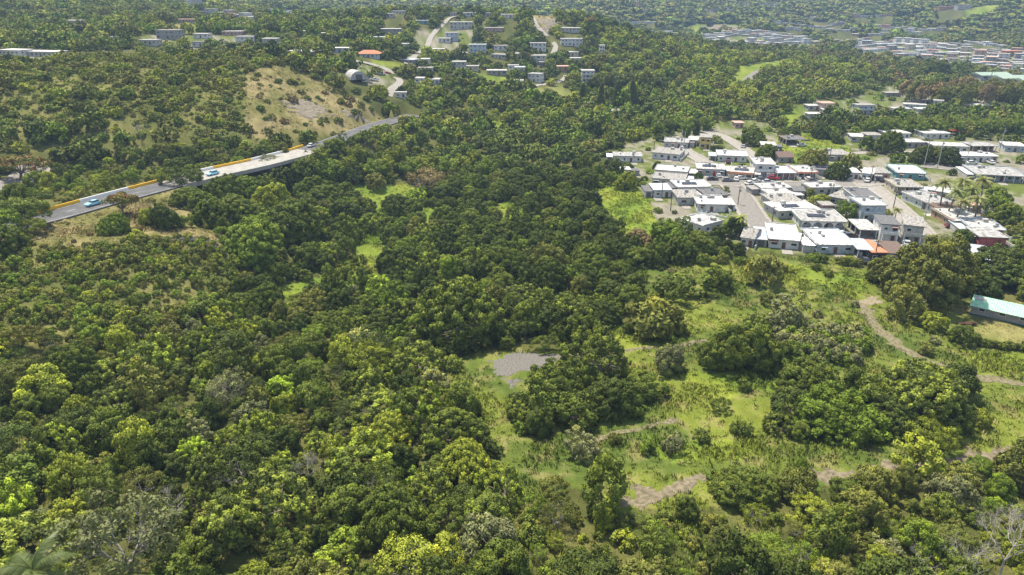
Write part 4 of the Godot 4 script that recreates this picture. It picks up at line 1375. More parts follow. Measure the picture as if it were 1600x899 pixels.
func rock_mesh(k: int) -> Mesh:
	var key := "rock%d" % k
	if not proto.has(key):
		var s := SphereMesh.new()
		s.radial_segments = 7
		s.rings = 4
		s.radius = 0.6
		s.height = 1.0
		var arr := s.get_mesh_arrays()
		var v: PackedVector3Array = arr[Mesh.ARRAY_VERTEX]
		for i in v.size():
			v[i] *= 1.0 + 0.5 * noise_fine.get_noise_3d(v[i].x * 22.0 + k * 70, v[i].y * 22.0, v[i].z * 22.0)
		arr[Mesh.ARRAY_VERTEX] = v
		var tris := PackedVector3Array()
		for q in arr[Mesh.ARRAY_INDEX]: tris.append(v[q])
		proto[key] = flat_mesh(tris)
	return proto[key]


# ------------------------------------------------------------------ houses
func prism(w: float, h: float, d: float, over := 0.4, hip := 0.0) -> ArrayMesh:
	# ridged roof along x, ridge pulled in by hip
	var x := w * 0.5 + over
	var z := d * 0.5 + over
	var a := Vector3(-x, 0, z)
	var b := Vector3(x, 0, z)
	var c := Vector3(x, 0, -z)
	var e := Vector3(-x, 0, -z)
	var p := Vector3(-x + hip, h, 0)
	var q := Vector3(x - hip, h, 0)
	return flat_mesh(PackedVector3Array([a, p, b, b, p, q, c, q, p, c, p, e, b, q, c, e, p, a, a, b, c, a, c, e]))


func barrel(w: float, h: float, d: float, power := 2.0) -> ArrayMesh:
	# rounded roof along z
	var tris := PackedVector3Array()
	var n := 10
	for i in n:
		var x0 := -cos(PI * i / n) * w * 0.5
		var x1 := -cos(PI * (i + 1) / n) * w * 0.5
		var y0 := sin(PI * i / n) * h
		var y1 := sin(PI * (i + 1) / n) * h
		var z := d * 0.5
		tris.append_array([Vector3(x0, y0, z), Vector3(x0, y0, -z), Vector3(x1, y1, z), Vector3(x1, y1, z), Vector3(x0, y0, -z), Vector3(x1, y1, -z)])
		tris.append_array([Vector3(x0, y0, z), Vector3(x1, y1, z), Vector3(0, 0, z), Vector3(x1, y1, -z), Vector3(x0, y0, -z), Vector3(0, 0, -z)])
	return flat_mesh(tris)


func window(parent: Node, at: Vector3, w: float, h: float, turn: float, dark := false) -> void:
	var f := Vector3(sin(turn), 0, cos(turn))
	var o := box("window", mats["frame_dark" if dark else "frame_white"], parent, at + f * 0.03, Vector3(w, h, 0.1), Vector3(0, turn, 0))
	var g := MeshInstance3D.new()
	g.name = "pane"
	g.mesh = unit_box
	g.material_override = mats["window_glass"]
	g.position = Vector3(0, 0, 0.35)
	g.scale = Vector3(1.0 - 0.16 / w, 1.0 - 0.16 / h, 0.55)
	o.add_child(g)


func arch_wall(w: float, h: float) -> ArrayMesh:
	# one bay with a round-headed opening, 0.25 m thick
	var tris := PackedVector3Array()
	var r := w * 0.5 - 0.22
	var spring := h - r - 0.35
	var t := 0.125
	for s in [-1, 1]:
		var x0: float = s * w * 0.5
		var x1: float = s * r
		var quad := [Vector2(x0, 0), Vector2(x1, 0), Vector2(x1, spring), Vector2(x0, spring)]
		for f in [t, -t]:
			tris.append_array([Vector3(quad[0].x, 0, f), Vector3(quad[1].x, 0, f), Vector3(quad[2].x, spring, f), Vector3(quad[0].x, 0, f), Vector3(quad[2].x, spring, f), Vector3(quad[3].x, spring, f)])
		tris.append_array([Vector3(x1, 0, t), Vector3(x1, 0, -t), Vector3(x1, spring, t), Vector3(x1, spring, t), Vector3(x1, 0, -t), Vector3(x1, spring, -t)])
	var n := 10
	for i in n:
		var a0 := PI * i / n
		var a1 := PI * (i + 1) / n
		var p0 := Vector2(cos(a0) * r, spring + sin(a0) * r)
		var p1 := Vector2(cos(a1) * r, spring + sin(a1) * r)
		var q0 := Vector2(w * 0.5 if i == 0 else p0.x, h if i > 0 else spring)
		var q1 := Vector2(p1.x if i < n - 1 else -w * 0.5, h if i < n - 1 else spring)
		for f in [t, -t]:
			tris.append_array([Vector3(p0.x, p0.y, f), Vector3(p1.x, p1.y, f), Vector3(q1.x, q1.y, f), Vector3(p0.x, p0.y, f), Vector3(q1.x, q1.y, f), Vector3(q0.x, q0.y, f)])
			if i == 0: tris.append_array([Vector3(q0.x, q0.y, f), Vector3(q1.x, h, f), Vector3(w * 0.5, h, f)])
			if i == n - 1: tris.append_array([Vector3(q1.x, q1.y, f), Vector3(p0.x, h, f), Vector3(-w * 0.5, h, f)])
		tris.append_array([Vector3(p0.x, p0.y, t), Vector3(p0.x, p0.y, -t), Vector3(p1.x, p1.y, t), Vector3(p1.x, p1.y, t), Vector3(p0.x, p0.y, -t), Vector3(p1.x, p1.y, -t)])
	return flat_mesh(tris)


func house(called: String, label: String, x: float, z: float, turn: float, w: float, d: float, storeys: int, roof: String, wall: String, extras: String, detail: int, group: String) -> Node3D:
	var s := sin(turn)
	var c := cos(turn)
	var low := 1e9
	for q in [[-1, -1], [1, -1], [1, 1], [-1, 1]]:
		low = minf(low, height(x + (q[0] * w * 0.5) * c + (q[1] * d * 0.5) * s, z - (q[0] * w * 0.5) * s + (q[1] * d * 0.5) * c))
	var mid := height(x, z)
	var base := minf(mid, low + 1.2)
	var t := thing(called, label, "house", Vector3(x, base, z), turn, group)
	house_spots.append(Vector3(x, z, maxf(w, d) * 0.5))
	var h := 2.9 * storeys
	var down := maxf(base - low + 0.5, 0.5)
	var wm: Material = mats["wall_" + wall]
	var rm: Material = mats["roof_w%d" % [0, 0, 1, 1, 2, 2, 1][rng.randi() % 7]] if roof == "w" else mats["roof_" + roof]
	var open := "g" in extras
	var porch := "p" in extras or "a" in extras
	var body_d := d - 2.4 if porch else d
	var body_z := -1.2 if porch else 0.0
	if open:
		box("back_wall", wm, t, Vector3(0, h * 0.5, -d * 0.5 + 0.1), Vector3(w, h, 0.2))
		for sx in [-1, 1]:
			for k in 3: box("post", mats["frame_white"], t, Vector3(sx * (w * 0.5 - 0.15), h * 0.5, d * 0.5 - 0.15 - k * d * 0.4), Vector3(0.25, h, 0.25))
		box("floor", mats["concrete"], t, Vector3(0, 0.06 - down * 0.5, 0), Vector3(w, down + 0.1, d))
	else:
		box("wall", wm, t, Vector3(0, (h - down) * 0.5, body_z), Vector3(w, h + down, body_d))
	if porch:
		box("porch_floor", mats["concrete"], t, Vector3(0, 0.05 - down * 0.5, d * 0.5 - 1.2), Vector3(w, down + 0.1, 2.4))
		var n := maxi(3, int(w / 3.3))
		for k in n + 1:
			if not "a" in extras: box("post", mats["frame_white"], t, Vector3(lerpf(-w * 0.5 + 0.2, w * 0.5 - 0.2, float(k) / n), h * 0.5, d * 0.5 - 0.2), Vector3(0.25, h, 0.25))
		if "a" in extras:
			var bay := w / n
			var am := arch_wall(bay, h)
			for k in n: part("arch", am, mats["frame_white"], t, Vector3(-w * 0.5 + bay * (k + 0.5), 0, d * 0.5 - 0.2))
	if "G" in extras:
		part("roof", prism(w, 1.7, d, 0.4), rm, t, Vector3(0, h, 0))
	elif "H" in extras:
		part("roof", prism(w, 2.2, d, 0.7, w * 0.3), rm, t, Vector3(0, h, 0))
	elif "M" in extras:
		part("roof", barrel(w + 0.6, 3.2, d + 0.6), rm, t, Vector3(0, h, 0))
	else:
		box("roof", rm, t, Vector3(0, h + 0.13, 0), Vector3(w + 0.9, 0.26, d + 0.9))
		if roof == "o": box("fascia", mats["trim_orange"], t, Vector3(0, h + 0.02, d * 0.5 + 0.5), Vector3(w + 1.0, 0.75, 0.1))
		if detail >= 2 and w > 8.0:
			if rng.randf() < 0.6: box("roof_room", mats["wall_pale"], t, Vector3(rng.randf_range(-0.3, 0.3) * w, h + 0.75, -d * 0.25), Vector3(1.6, 1.1, 1.5))
			for q in rng.randi_range(1, 3):
				var vent := CylinderMesh.new()
				vent.top_radius = [0.55, 0.3, 0.12][q]
				vent.bottom_radius = vent.top_radius
				vent.height = [1.1, 0.6, 0.9][q]
				vent.radial_segments = 10
				part("roof_tank", vent, mats["metal_grey"], t, Vector3(rng.randf_range(-0.4, 0.4) * w, h + 0.26 + vent.height * 0.5, rng.randf_range(-0.35, 0.35) * d))
			if rng.randf() < 0.5: box("air_conditioner", mats["metal_grey"], t, Vector3(rng.randf_range(-0.35, 0.35) * w, h + 0.62, rng.randf_range(-0.35, 0.35) * d), Vector3(1.0, 0.7, 0.8))
			if rng.randf() < 0.55:
				for sx in [-1, 1]: box("parapet", wm, t, Vector3(sx * (w * 0.5 + 0.3), h + 0.42, 0), Vector3(0.18, 0.32, d + 0.5))
				box("parapet", wm, t, Vector3(0, h + 0.42, -d * 0.5 - 0.3), Vector3(w + 0.4, 0.32, 0.18))
			if rng.randf() < 0.5:   # a joint ridge where an extension meets
				box("roof_ridge", rm, t, Vector3(rng.randf_range(-0.3, 0.3) * w, h + 0.31, 0), Vector3(0.3, 0.12, d + 0.7))
	if "s" in extras:
		var tilt := Vector3(0.12, 0, 0)
		for k in 3: box("solar_panel", mats["solar"], t, Vector3(-w * 0.22 + k * 2.05, h + 0.62, d * 0.12), Vector3(1.95, 0.08, 2.6), tilt)
	if detail >= 2:
		box("driveway", mats["concrete"], t, Vector3(w * rng.randf_range(-0.35, 0.35), 0.03 - down * 0.5, d * 0.5 + 2.9), Vector3(3.2, down + 0.14, 4.8))
		if rng.randf() < 0.6: box("patio", mats["roof_c"], t, Vector3(w * rng.randf_range(-0.3, 0.3), 0.0 - down * 0.5, -d * 0.5 - 1.6), Vector3(w * 0.6, down + 0.1, 2.9))
	# openings
	var fz := d * 0.5 - (2.4 if porch else 0.0)
	if not open:
		for st in storeys:
			var y := 1.55 + st * 2.9
			var n := maxi(2, int(w / (3.0 if detail >= 1 else 4.5)))
			var door := -1
			if st == 0: door = n / 2
			for k in n:
				var px := lerpf(-w * 0.5, w * 0.5, (k + 0.5) / n)
				if k == door:
					box("door", mats["door_red" if "r" in extras else "door_brown"], t, Vector3(px, 1.08, fz), Vector3(1.1, 2.1, 0.14))
				else:
					if detail >= 2 and rng.randf() < 0.12: continue
					var ww := minf(rng.randf_range(0.8, 2.0), w / n * 0.7) if detail >= 1 else minf(1.5, w / n * 0.6)
					window(t, Vector3(px + rng.randf_range(-0.25, 0.25), y + rng.randf_range(-0.1, 0.1), fz), ww, rng.randf_range(0.8, 1.3), 0.0, rng.randf() < 0.35)
					if detail >= 2 and rng.randf() < 0.25: box("awning", mats[["roof_b", "roof_k", "roof_w1", "roof_n"][rng.randi() % 4]], t, Vector3(px, y + 0.85, fz + 0.5), Vector3(ww + 0.6, 0.06, 1.0), Vector3(0.35, 0, 0))
			if detail >= 1:
				for sx in [-1, 1]:
					for k in 2:
						window(t, Vector3(sx * w * 0.5, y, body_z + (k - 0.5) * body_d * 0.5), 1.2, 1.05, sx * PI * 0.5, rng.randf() < 0.3)
	if detail >= 2 and not open and storeys == 1 and rng.randf() < 0.75:   # a lower side extension, as most plots have
		var sx := 1 if rng.randf() < 0.5 else -1
		var aw := rng.randf_range(2.6, 4.2)
		var ad := d * rng.randf_range(0.55, 0.95)
		var az := rng.randf_range(-0.5, 0.5) * (d - ad)
		var ax := sx * (w * 0.5 + 0.46 + aw * 0.5)
		box("annex_wall", mats["wall_" + ["pale", "grey", "white"][rng.randi() % 3]], t, Vector3(ax, 1.1 - down * 0.5, az), Vector3(aw - 0.4, 2.3 + down, ad))
		box("annex_roof", mats[["roof_s", "roof_c", "roof_p", "roof_b", "roof_d"][rng.randi() % 5]], t, Vector3(ax, 2.4, az), Vector3(aw, 0.16, ad + 0.5))
		if rng.randf() < 0.6: box("annex_door", mats["frame_dark"], t, Vector3(ax, 1.05, az + ad * 0.5), Vector3(aw * 0.55, 2.0, 0.1))
	if "b" in extras:
		for st in range(1, storeys):
			box("balcony", mats["wall_pale"], t, Vector3(0, st * 2.9 - 0.1, d * 0.5 + 0.75), Vector3(w * 0.9, 0.2, 1.5))
			box("railing", wm, t, Vector3(0, st * 2.9 + 0.42, d * 0.5 + 1.42), Vector3(w * 0.9, 0.85, 0.1))
			for sx in [-1, 1]: box("post", mats["frame_white"], t, Vector3(sx * w * 0.42, st * 2.9 - 1.55, d * 0.5 + 1.3), Vector3(0.25, 2.75, 0.25))
	if "f" in extras:
		var fence := thing("picket_fence", "white post fence in front of the fenced white house", "fence", Vector3.ZERO)
		var nposts := 7
		for k in nposts:
			var q := FENCE_A.lerp(FENCE_B, float(k) / (nposts - 1))
			box("post", mats["barrier_white"], fence, on(q.x, q.y, 0.55), Vector3(0.25, 1.3, 0.25))
		var dir := FENCE_B - FENCE_A
		var mq := (FENCE_A + FENCE_B) * 0.5
		box("rail", mats["barrier_white"], fence, on(mq.x, mq.y, 0.3), Vector3(dir.length(), 0.5, 0.12), Vector3(0, atan2(-dir.y, dir.x), 0))
	return t


func build_houses() -> void:
	for h in HOUSES:
		var r := Vector2(h[0], h[1]).length()
		house("house", h[9], h[0], h[1], h[2], maxf(h[3], 4.0), h[4], h[5], h[6], h[7], h[8], 2 if r < 420.0 else 1, "houses of the suburb" if h[0] > 40.0 and r < 700.0 else "houses of the village hills")
	# low walls between the suburb plots
	var k := 0
	for h in HOUSES:
		if h[0] < 40.0 or Vector2(h[0], h[1]).length() > 400.0 or k % 3 == 2:
			k += 1
			continue
		k += 1
		var side := Vector3(cos(h[2]), 0, -sin(h[2]))
		var p: Vector3 = Vector3(h[0], 0, h[1]) + side * (h[3] * 0.5 + 1.4)
		var w := thing("garden_wall", "low concrete wall right of the " + " ".join(h[9].split(" ").slice(0, 9)), "wall", on(p.x, p.z), h[2], "garden walls between the plots")
		box("wall_panel", mats["wall_pale"], w, Vector3(0, 0.55, 0), Vector3(0.2, 1.4, h[4] + 5.0))
		for q in [-1, 1]: box("pier", mats["wall_white"], w, Vector3(0, 0.7, q * (h[4] * 0.5 + 2.4)), Vector3(0.4, 1.7, 0.4))


func build_far_town() -> void:
	var walls := ["white", "pale", "white", "cream", "grey", "bluish", "pale", "pink", "white"]
	var roofs := ["w", "w", "c", "w", "s", "c", "w", "k", "b"]
	var row := 0
	for f in FAR_ROWS:
		row += 1
		var a := Vector2(f[0], f[1])
		var b := Vector2(f[2], f[3])
		for k in f[4]:
			var p := a.lerp(b, (k + 0.5) / f[4]) + Vector2(rng.randf_range(-1.5, 1.5), rng.randf_range(-4, 4))
			var w := minf(a.distance_to(b) / f[4] * 0.86, 12.5)
			var turn := atan2(-(b.y - a.y), b.x - a.x) + rng.randf_range(-0.08, 0.08)
			if absf(turn) > PI * 0.5: turn += PI
			var st := 2 if rng.randf() < 0.22 else 1
			var wi := rng.randi() % walls.size()
			var where := "north-west hamlet" if p.x < 0.0 else "far town"
			var lab := "small %s %s house, %s along street row %s of the %s" % [["flat", "two-storey"][st - 1], walls[wi], ordinal(k + 1), ordinal(row), where]
			house("town_house", lab, p.x, p.y, turn, w, rng.randf_range(7.0, 10.0), st, roofs[rng.randi() % roofs.size()], walls[wi], "", 0, "houses of the " + where)


func ordinal(n: int) -> String:
	var s := "th"
	if n % 100 < 11 or n % 100 > 13: s = ["th", "st", "nd", "rd", "th", "th", "th", "th", "th", "th"][n % 10]
	return str(n) + s


func block(called: String, label: String, p: Vector2, w: float, d: float, storeys: int, wall: String, roof: String, turn := 0.0) -> Node3D:
	return house(called, label, p.x, p.y, turn, w, d, storeys, roof, wall, "", 1, "large buildings of the far town")


func build_landmarks() -> void:
	# the green-roofed shed
	var dir := SHED_END - SHED
	var turn := atan2(-dir.y, dir.x)
	var len := 26.0
	var along := dir.normalized()
	var back := Vector2(along.y, -along.x)
	var mid := SHED + along * len * 0.5 + back * 3.6
	house_spots.append(Vector3(mid.x, mid.y, 12))
	var s := thing("long_shed", "long grey shed with a faded green metal roof at the right edge", "shed", on(mid.x, mid.y), turn)
	box("wall", mats["wall_grey"], s, Vector3(0, 1.2, 0), Vector3(len, 3.0, 7.0))
	box("base_band", plain("green_band", lin(0.03, 0.10, 0.085), 0.8), s, Vector3(0, 0.05, 0), Vector3(len + 0.06, 0.9, 7.06))
	var rm := grainy("roof_green", noise_tex(0.03, [[0.15, 0.20, 0.40, 0.27], [0.5, 0.27, 0.52, 0.36], [0.9, 0.40, 0.62, 0.48]]), 7.0, 0.55)
	# corrugated slopes
	for side in [1, -1]:
		var tris := PackedVector3Array()
		var n := 104
		for i in n:
			var x0 := lerpf(-len * 0.5 - 0.4, len * 0.5 + 0.4, float(i) / n)
			var x1 := lerpf(-len * 0.5 - 0.4, len * 0.5 + 0.4, float(i + 1) / n)
			var y0 := 0.05 if i % 2 == 0 else 0.0
			var y1 := 0.05 if i % 2 == 1 else 0.0
			var e: float = 4.1 * side
			var a := Vector3(x0, 2.6 + y0, e)
			var b := Vector3(x1, 2.6 + y1, e)
			var c := Vector3(x0, 4.3 + y0, 0)
			var d := Vector3(x1, 4.3 + y1, 0)
			if side > 0: tris.append_array([a, c, b, b, c, d])
			else: tris.append_array([a, b, c, b, d, c])
		part("roof_slope", flat_mesh(tris), rm, s)
	part("gable", flat_mesh(PackedVector3Array([Vector3(-len * 0.5, 2.6, 3.5), Vector3(-len * 0.5, 2.6, -3.5), Vector3(-len * 0.5, 4.15, 0)])), mats["wall_grey"], s)
	box("pale_sheet", mats["roof_c"], s, Vector3(-len * 0.5 + 1.3, 4.02, 0.95), Vector3(2.6, 0.06, 1.2), Vector3(0.39, 0, 0))
	box("pale_sheet", mats["roof_w1"], s, Vector3(3.5, 4.10, 0.8), Vector3(10.0, 0.06, 1.1), Vector3(0.39, 0, 0))
	for k in 6:
		window(s, Vector3(-len * 0.5 + 2.3 + k * 4.3, 2.0, 3.5), 1.4, 0.85, 0.0)
	box("leaning_board", mats["metal_grey"], s, Vector3(-len * 0.5 - 0.5, 1.2, 2.4), Vector3(0.08, 2.6, 1.2), Vector3(0, 0, -0.35))
	var rb := thing("rubbish_heap", "low brown heap of scrap under the huge round tree", "scrap heap", on(mid.x - 17.0, mid.y + 1.0), 0.1)
	for k in 6: box("plank", plain("rust", lin(0.12, 0.055, 0.035), 0.9), rb, Vector3(rng.randf_range(-2, 2), 0.3 + 0.12 * k, rng.randf_range(-0.5, 0.5)), Vector3(3.0, 0.12, 0.4), Vector3(0, rng.randf_range(-0.5, 0.5), 0))
	# orange canopy
	var cn := thing("canopy", "orange-red eight-sided canopy behind the far suburb row", "canopy", on(CANOPY.x, CANOPY.y))
	var cone := CylinderMesh.new()
	cone.top_radius = 0.4
	cone.bottom_radius = 5.2
	cone.height = 1.7
	cone.radial_segments = 8
	part("roof", cone, plain("canopy_orange", lin(0.62, 0.12, 0.035), 0.7), cn, Vector3(0, 3.6, 0))
	for k in 8: box("post", mats["frame_white"], cn, Vector3(cos(k * PI / 4 + 0.39) * 4.4, 1.4, sin(k * PI / 4 + 0.39) * 4.4), Vector3(0.2, 2.9, 0.2))
	# blue water box and roof tank
	var bb := thing("water_box", "blue plastic container beside the broad white-roofed house", "container", on(BLUE_BOX.x, BLUE_BOX.y), 0.2)
	box("body", mats["tank_blue"], bb, Vector3(0, 1.1, 0), Vector3(2.6, 2.2, 2.2))
	box("lid", plain("lid_blue", lin(0.03, 0.30, 0.58), 0.5), bb, Vector3(0, 2.26, 0), Vector3(2.8, 0.14, 2.4))
	# barrel-roofed shed in the village
	var qn := thing("barrel_shed", "white barrel-roofed shed behind the dry hill", "shed", on(QUONSET.x, QUONSET.y), 0.5)
	part("shell", barrel(10.0, 5.0, 13.0), mats["roof_w1"], qn)
	box("door", mats["frame_dark"], qn, Vector3(0, 1.5, 6.5), Vector3(4.0, 3.0, 0.12))
	house_spots.append(Vector3(QUONSET.x, QUONSET.y, 9))
	# transmission tower
	var tw := thing("radio_mast", "red and white lattice mast on the far skyline", "mast", on(TOWER.x, TOWER.y))
	for k in 6:
		var m: Material = plain("mast_red", lin(0.45, 0.08, 0.06), 0.7) if k % 2 == 0 else mats["barrier_white"]
		for q in [[-1, -1], [1, -1], [1, 1], [-1, 1]]:
			box("mast_leg", m, tw, Vector3(q[0] * (3.0 - k * 0.4), 2.5 + k * 5.0, q[1] * (3.0 - k * 0.4)), Vector3(0.5, 5.2, 0.5))
		box("brace", m, tw, Vector3(0, 5.0 * k + 0.3, 0), Vector3(6.0 - k * 0.8, 0.3, 6.0 - k * 0.8))
	box("mast_house", mats["wall_pale"], tw, Vector3(8, 2, 2), Vector3(9, 5, 6))
	# apartment blocks and villas of the far town
	for k in 6:
		var p := BLOCKS.lerp(BLOCKS_END, k / 5.0)
		block("apartment_block", "white apartment block, %s from left in the far town's row of blocks" % ordinal(k + 1), p, 10.0, 9.0, 3 if k < 4 else 2, "white", "c")
	block("hill_villa", "orange villa on the green hill beyond the far town", VILLA_ORANGE, 30.0, 12.0, 2, "orange", "k")
	block("hill_villa", "grey three-storey villa beside the orange one on the far hill", VILLA_GREY, 24.0, 12.0, 3, "pale", "c")
	block("town_hall", "orange building at the right of the far town", ORANGE_FAR, 18.0, 10.0, 2, "orange", "r")
	var dm := grainy("roof_palegreen", noise_tex(0.03, [[0.2, 0.20, 0.27, 0.22], [0.8, 0.29, 0.37, 0.31]]), 15.0, 0.6)
	for k in 3:
		var p := DEPOT.lerp(DEPOT_END, k * 0.42) + Vector2(-k * 4.0, k * 2.0)
		var o := thing("depot", ["pale green warehouse roof in front of the far town", "second pale green warehouse roof near the right edge", "pale green warehouse roof cut by the right edge"][k], "warehouse", on(p.x, p.y), 0.1)
		box("wall", mats["wall_pale"], o, Vector3(0, 2.0, 0), Vector3(30.0, 5.0, 18.0))
		part("roof", prism(30.0, 2.0, 18.0, 0.6), dm, o, Vector3(0, 4.5, 0))
		for q in 4: window(o, Vector3(-11.0 + q * 7.0, 2.6, 9.0), 3.0, 1.6, 0.0, true)
		house_spots.append(Vector3(p.x, p.y, 16))


# ------------------------------------------------------------------ cars and poles
func car_mesh(profile: Array, half: float, inset: float) -> ArrayMesh:
	# side profile (x, y pairs) extruded across z, narrowing with height by inset
	var tris := PackedVector3Array()
	var n := profile.size()
	var l := []
	var r := []
	for p in profile:
		var k: float = half - inset * clampf((p[1] - 0.75) / 0.7, 0.0, 1.0)
		l.append(Vector3(p[0], p[1], k))
		r.append(Vector3(p[0], p[1], -k))
	for i in n:
		var j := (i + 1) % n
		tris.append_array([l[i], r[i], l[j], l[j], r[i], r[j]])
	var flat := PackedVector2Array()
	for p in profile: flat.append(Vector2(p[0], p[1]))
	var t := Geometry2D.triangulate_polygon(flat)
	for i in range(0, t.size(), 3):
		tris.append_array([l[t[i]], l[t[i + 1]], l[t[i + 2]], r[t[i]], r[t[i + 2]], r[t[i + 1]]])
	return flat_mesh(tris)


func build_cars() -> void:
	var body := car_mesh([[-2.2, 0.35], [-2.25, 0.75], [-2.1, 0.92], [-1.3, 0.98], [1.0, 0.98], [2.0, 0.84], [2.2, 0.7], [2.2, 0.35]], 0.88, 0.06)
	var cabin := car_mesh([[-1.75, 0.97], [-1.25, 1.42], [0.2, 1.44], [0.95, 0.97]], 0.80, 0.16)
	var top := car_mesh([[-1.28, 1.41], [-1.05, 1.47], [0.05, 1.49], [0.25, 1.42]], 0.66, 0.02)
	var wheel := CylinderMesh.new()
	wheel.top_radius = 0.32
	wheel.bottom_radius = 0.32
	wheel.height = 0.22
	wheel.radial_segments = 14
	var rim := CylinderMesh.new()
	rim.top_radius = 0.19
	rim.bottom_radius = 0.19
	rim.height = 0.24
	rim.radial_segments = 10
	var all_cars := CARS.duplicate()
	var paints := ["white", "silver", "grey", "black", "red", "white", "maroon"]
	for h in HOUSES:
		if h[0] < 40.0 or Vector2(h[0], h[1]).length() > 420.0 or rng.randf() > 0.42: continue
		var f := Vector2(sin(h[2]), cos(h[2]))
		var side := Vector2(f.y, -f.x)
		var p: Vector2 = Vector2(h[0], h[1]) + f * (h[4] * 0.5 + 3.2) + side * rng.randf_range(-0.3, 0.3) * h[3]
		var colour: String = paints[rng.randi() % paints.size()]
		all_cars.append([[p.x, p.y], colour, rad_to_deg(h[2]) + 90.0 + rng.randf_range(-6, 6), "%s car before the %s" % [colour, " ".join(h[9].split(" ").slice(0, 11))]])
	for c in all_cars:
		var x: float = c[0][0]
		var z: float = c[0][1]
		var y := height(x, z)
		var turn := deg_to_rad(c[2])
		if x < -60.0 and z > -380.0:   # on the highway: stand on its deck, along its line
			y = 10.32 + 0.7 * smoothstep(-310.0, -370.0, z)
			var best := 1e9
			for i in highway_points.size() - 1:
				var m := (highway_points[i] + highway_points[i + 1]) * 0.5
				if Vector2(m.x - x, m.z - z).length() < best:
					best = Vector2(m.x - x, m.z - z).length()
					var d := highway_points[i + 1] - highway_points[i]
					turn = atan2(-d.z, d.x) + (PI if c[2] > 90 else 0.0)
		else: y += 0.18
		var t := thing("car", c[3], "car", Vector3(x, y, z), turn, "cars on the roads and in the yards")
		t.scale = Vector3.ONE * 1.15
		part("body", body, mats["paint_" + c[1]], t)
		part("window", cabin, mats["window_glass"], t)
		part("roof", top, mats["paint_" + c[1]], t)
		for a in [-1.35, 1.35]:
			for s in [-0.8, 0.8]:
				var w := part("wheel", wheel, mats["tyre"], t, Vector3(a, 0.32, s), Vector3(PI / 2, 0, 0))
				part("rim", rim, mats["metal_grey"], w)
		for s in [-0.6, 0.6]:
			box("headlight", mats["frame_white"], t, Vector3(2.18, 0.68, s), Vector3(0.08, 0.14, 0.34))
			box("tail_light", mats["door_red"], t, Vector3(-2.22, 0.75, s), Vector3(0.08, 0.14, 0.34))


func build_poles() -> void:
	for p in POLES:
		var tall: float = p[2]
		var x: float = p[0]
		var z: float = p[1]
		var near := nearest_landmark(x, z)
		var t := thing("utility_pole", unique("%s utility pole %s" % ["tall" if tall > 9.5 else "wooden", near]), "pole", on(x, z), rng.randf_range(-0.3, 0.3), "utility poles of the suburb")
		var m: Material = mats["concrete_pole" if tall > 9.5 else "wood_pole"]
		var c := CylinderMesh.new()
		c.top_radius = 0.13
		c.bottom_radius = 0.2
		c.height = tall + 0.6
		c.radial_segments = 8
		part("shaft", c, m, t, Vector3(0, tall * 0.5 - 0.3, 0))
		box("crossarm", mats["wood_pole"], t, Vector3(0, tall - 0.6, 0), Vector3(2.2, 0.14, 0.14))
		if rng.randf() < 0.5:
			var tr := CylinderMesh.new()
			tr.top_radius = 0.3
			tr.bottom_radius = 0.3
			tr.height = 0.9
			tr.radial_segments = 10
			part("transformer", tr, mats["metal_grey"], t, Vector3(0.45, tall - 1.7, 0))


# ------------------------------------------------------------------ labels that single a thing out
func nearest_landmark(x: float, z: float) -> String:
	var best := 1e12
	var out := ""
	for l in LANDMARKS:
		var d := Vector2(l[1] - x, l[2] - z)
		var v := d.length_squared() / maxf(Vector2(x, z).length_squared(), 1.0)
		if v < best:
			best = v
			var away := Vector2(l[1], l[2]).normalized()
			var right := Vector2(-away.y, away.x)
			var f := -d.dot(away)
			var s := -d.dot(right)
			if absf(f) > absf(s) * 0.8: out = ("behind " if f > 0.0 else "in front of ") + l[0]
			else: out = ("right of " if s > 0.0 else "left of ") + l[0]
	return out


func unique(label: String) -> String:
	var n: int = label_count.get(label, 0) + 1
	label_count[label] = n
	return label if n == 1 else "%s, %s nearest" % [label, ordinal(n)]


# ------------------------------------------------------------------ trees
func leaf_cards(seed: int, lobes: Array, per: int, size: Vector2, stray: float, flush: float, flush_tint: Color) -> ArrayMesh:
	# small folded leaf sprays spread over the lobes (centre, radius, squash); tints differ from lobe to lobe and spray to spray
	var r := RandomNumberGenerator.new()
	r.seed = seed
	var v := PackedVector3Array()
	var n := PackedVector3Array()
	var c := PackedColorArray()
	var idx := PackedInt32Array()
	for l in lobes:
		var centre: Vector3 = l[0]
		var rad: float = l[1]
		var squash: float = l[2]
		var out := Vector3(centre.x, centre.y * 0.6 + 0.4, centre.z).normalized()
		var tint := Color.WHITE * r.randf_range(0.80, 1.22)
		var young := r.randf() < flush
		var count := int(per * rad * rad)
		for k in count:
			var d := (Vector3(r.randfn(), r.randfn(), r.randfn()) * 0.62 + out * 0.55).normalized()
			var p := centre + Vector3(d.x, d.y * squash, d.z) * rad * r.randf_range(0.55, 1.08)
			var f := (d + Vector3(r.randfn(), r.randfn() + 0.25, r.randfn()) * stray).normalized()
			var t := f.cross(Vector3(r.randfn(), r.randfn(), r.randfn())).normalized()
			var b := f.cross(t)
			var s := r.randf_range(0.65, 1.35)
			var hl := t * size.x * 0.5 * s
			var hw := b * size.y * 0.5 * s
			var fold := f * size.y * 0.18 * s
			var at := v.size()
			v.append_array([p - hl, p + hw - fold, p + hl - fold, p - hw - fold])
			var soft := (f * 0.6 + d * 0.4).normalized()
			n.append_array([soft, soft, soft, soft])
			var q := tint * r.randf_range(0.72, 1.3)
			if young and r.randf() < 0.9: q = q * flush_tint
			q *= 1.0 / TINT   # stored tints end at one
			q.a = 1.0
			c.append_array([q, q, q, q])
			idx.append_array([at, at + 1, at + 2, at, at + 2, at + 3])
	return to_mesh(v, n, idx, c)


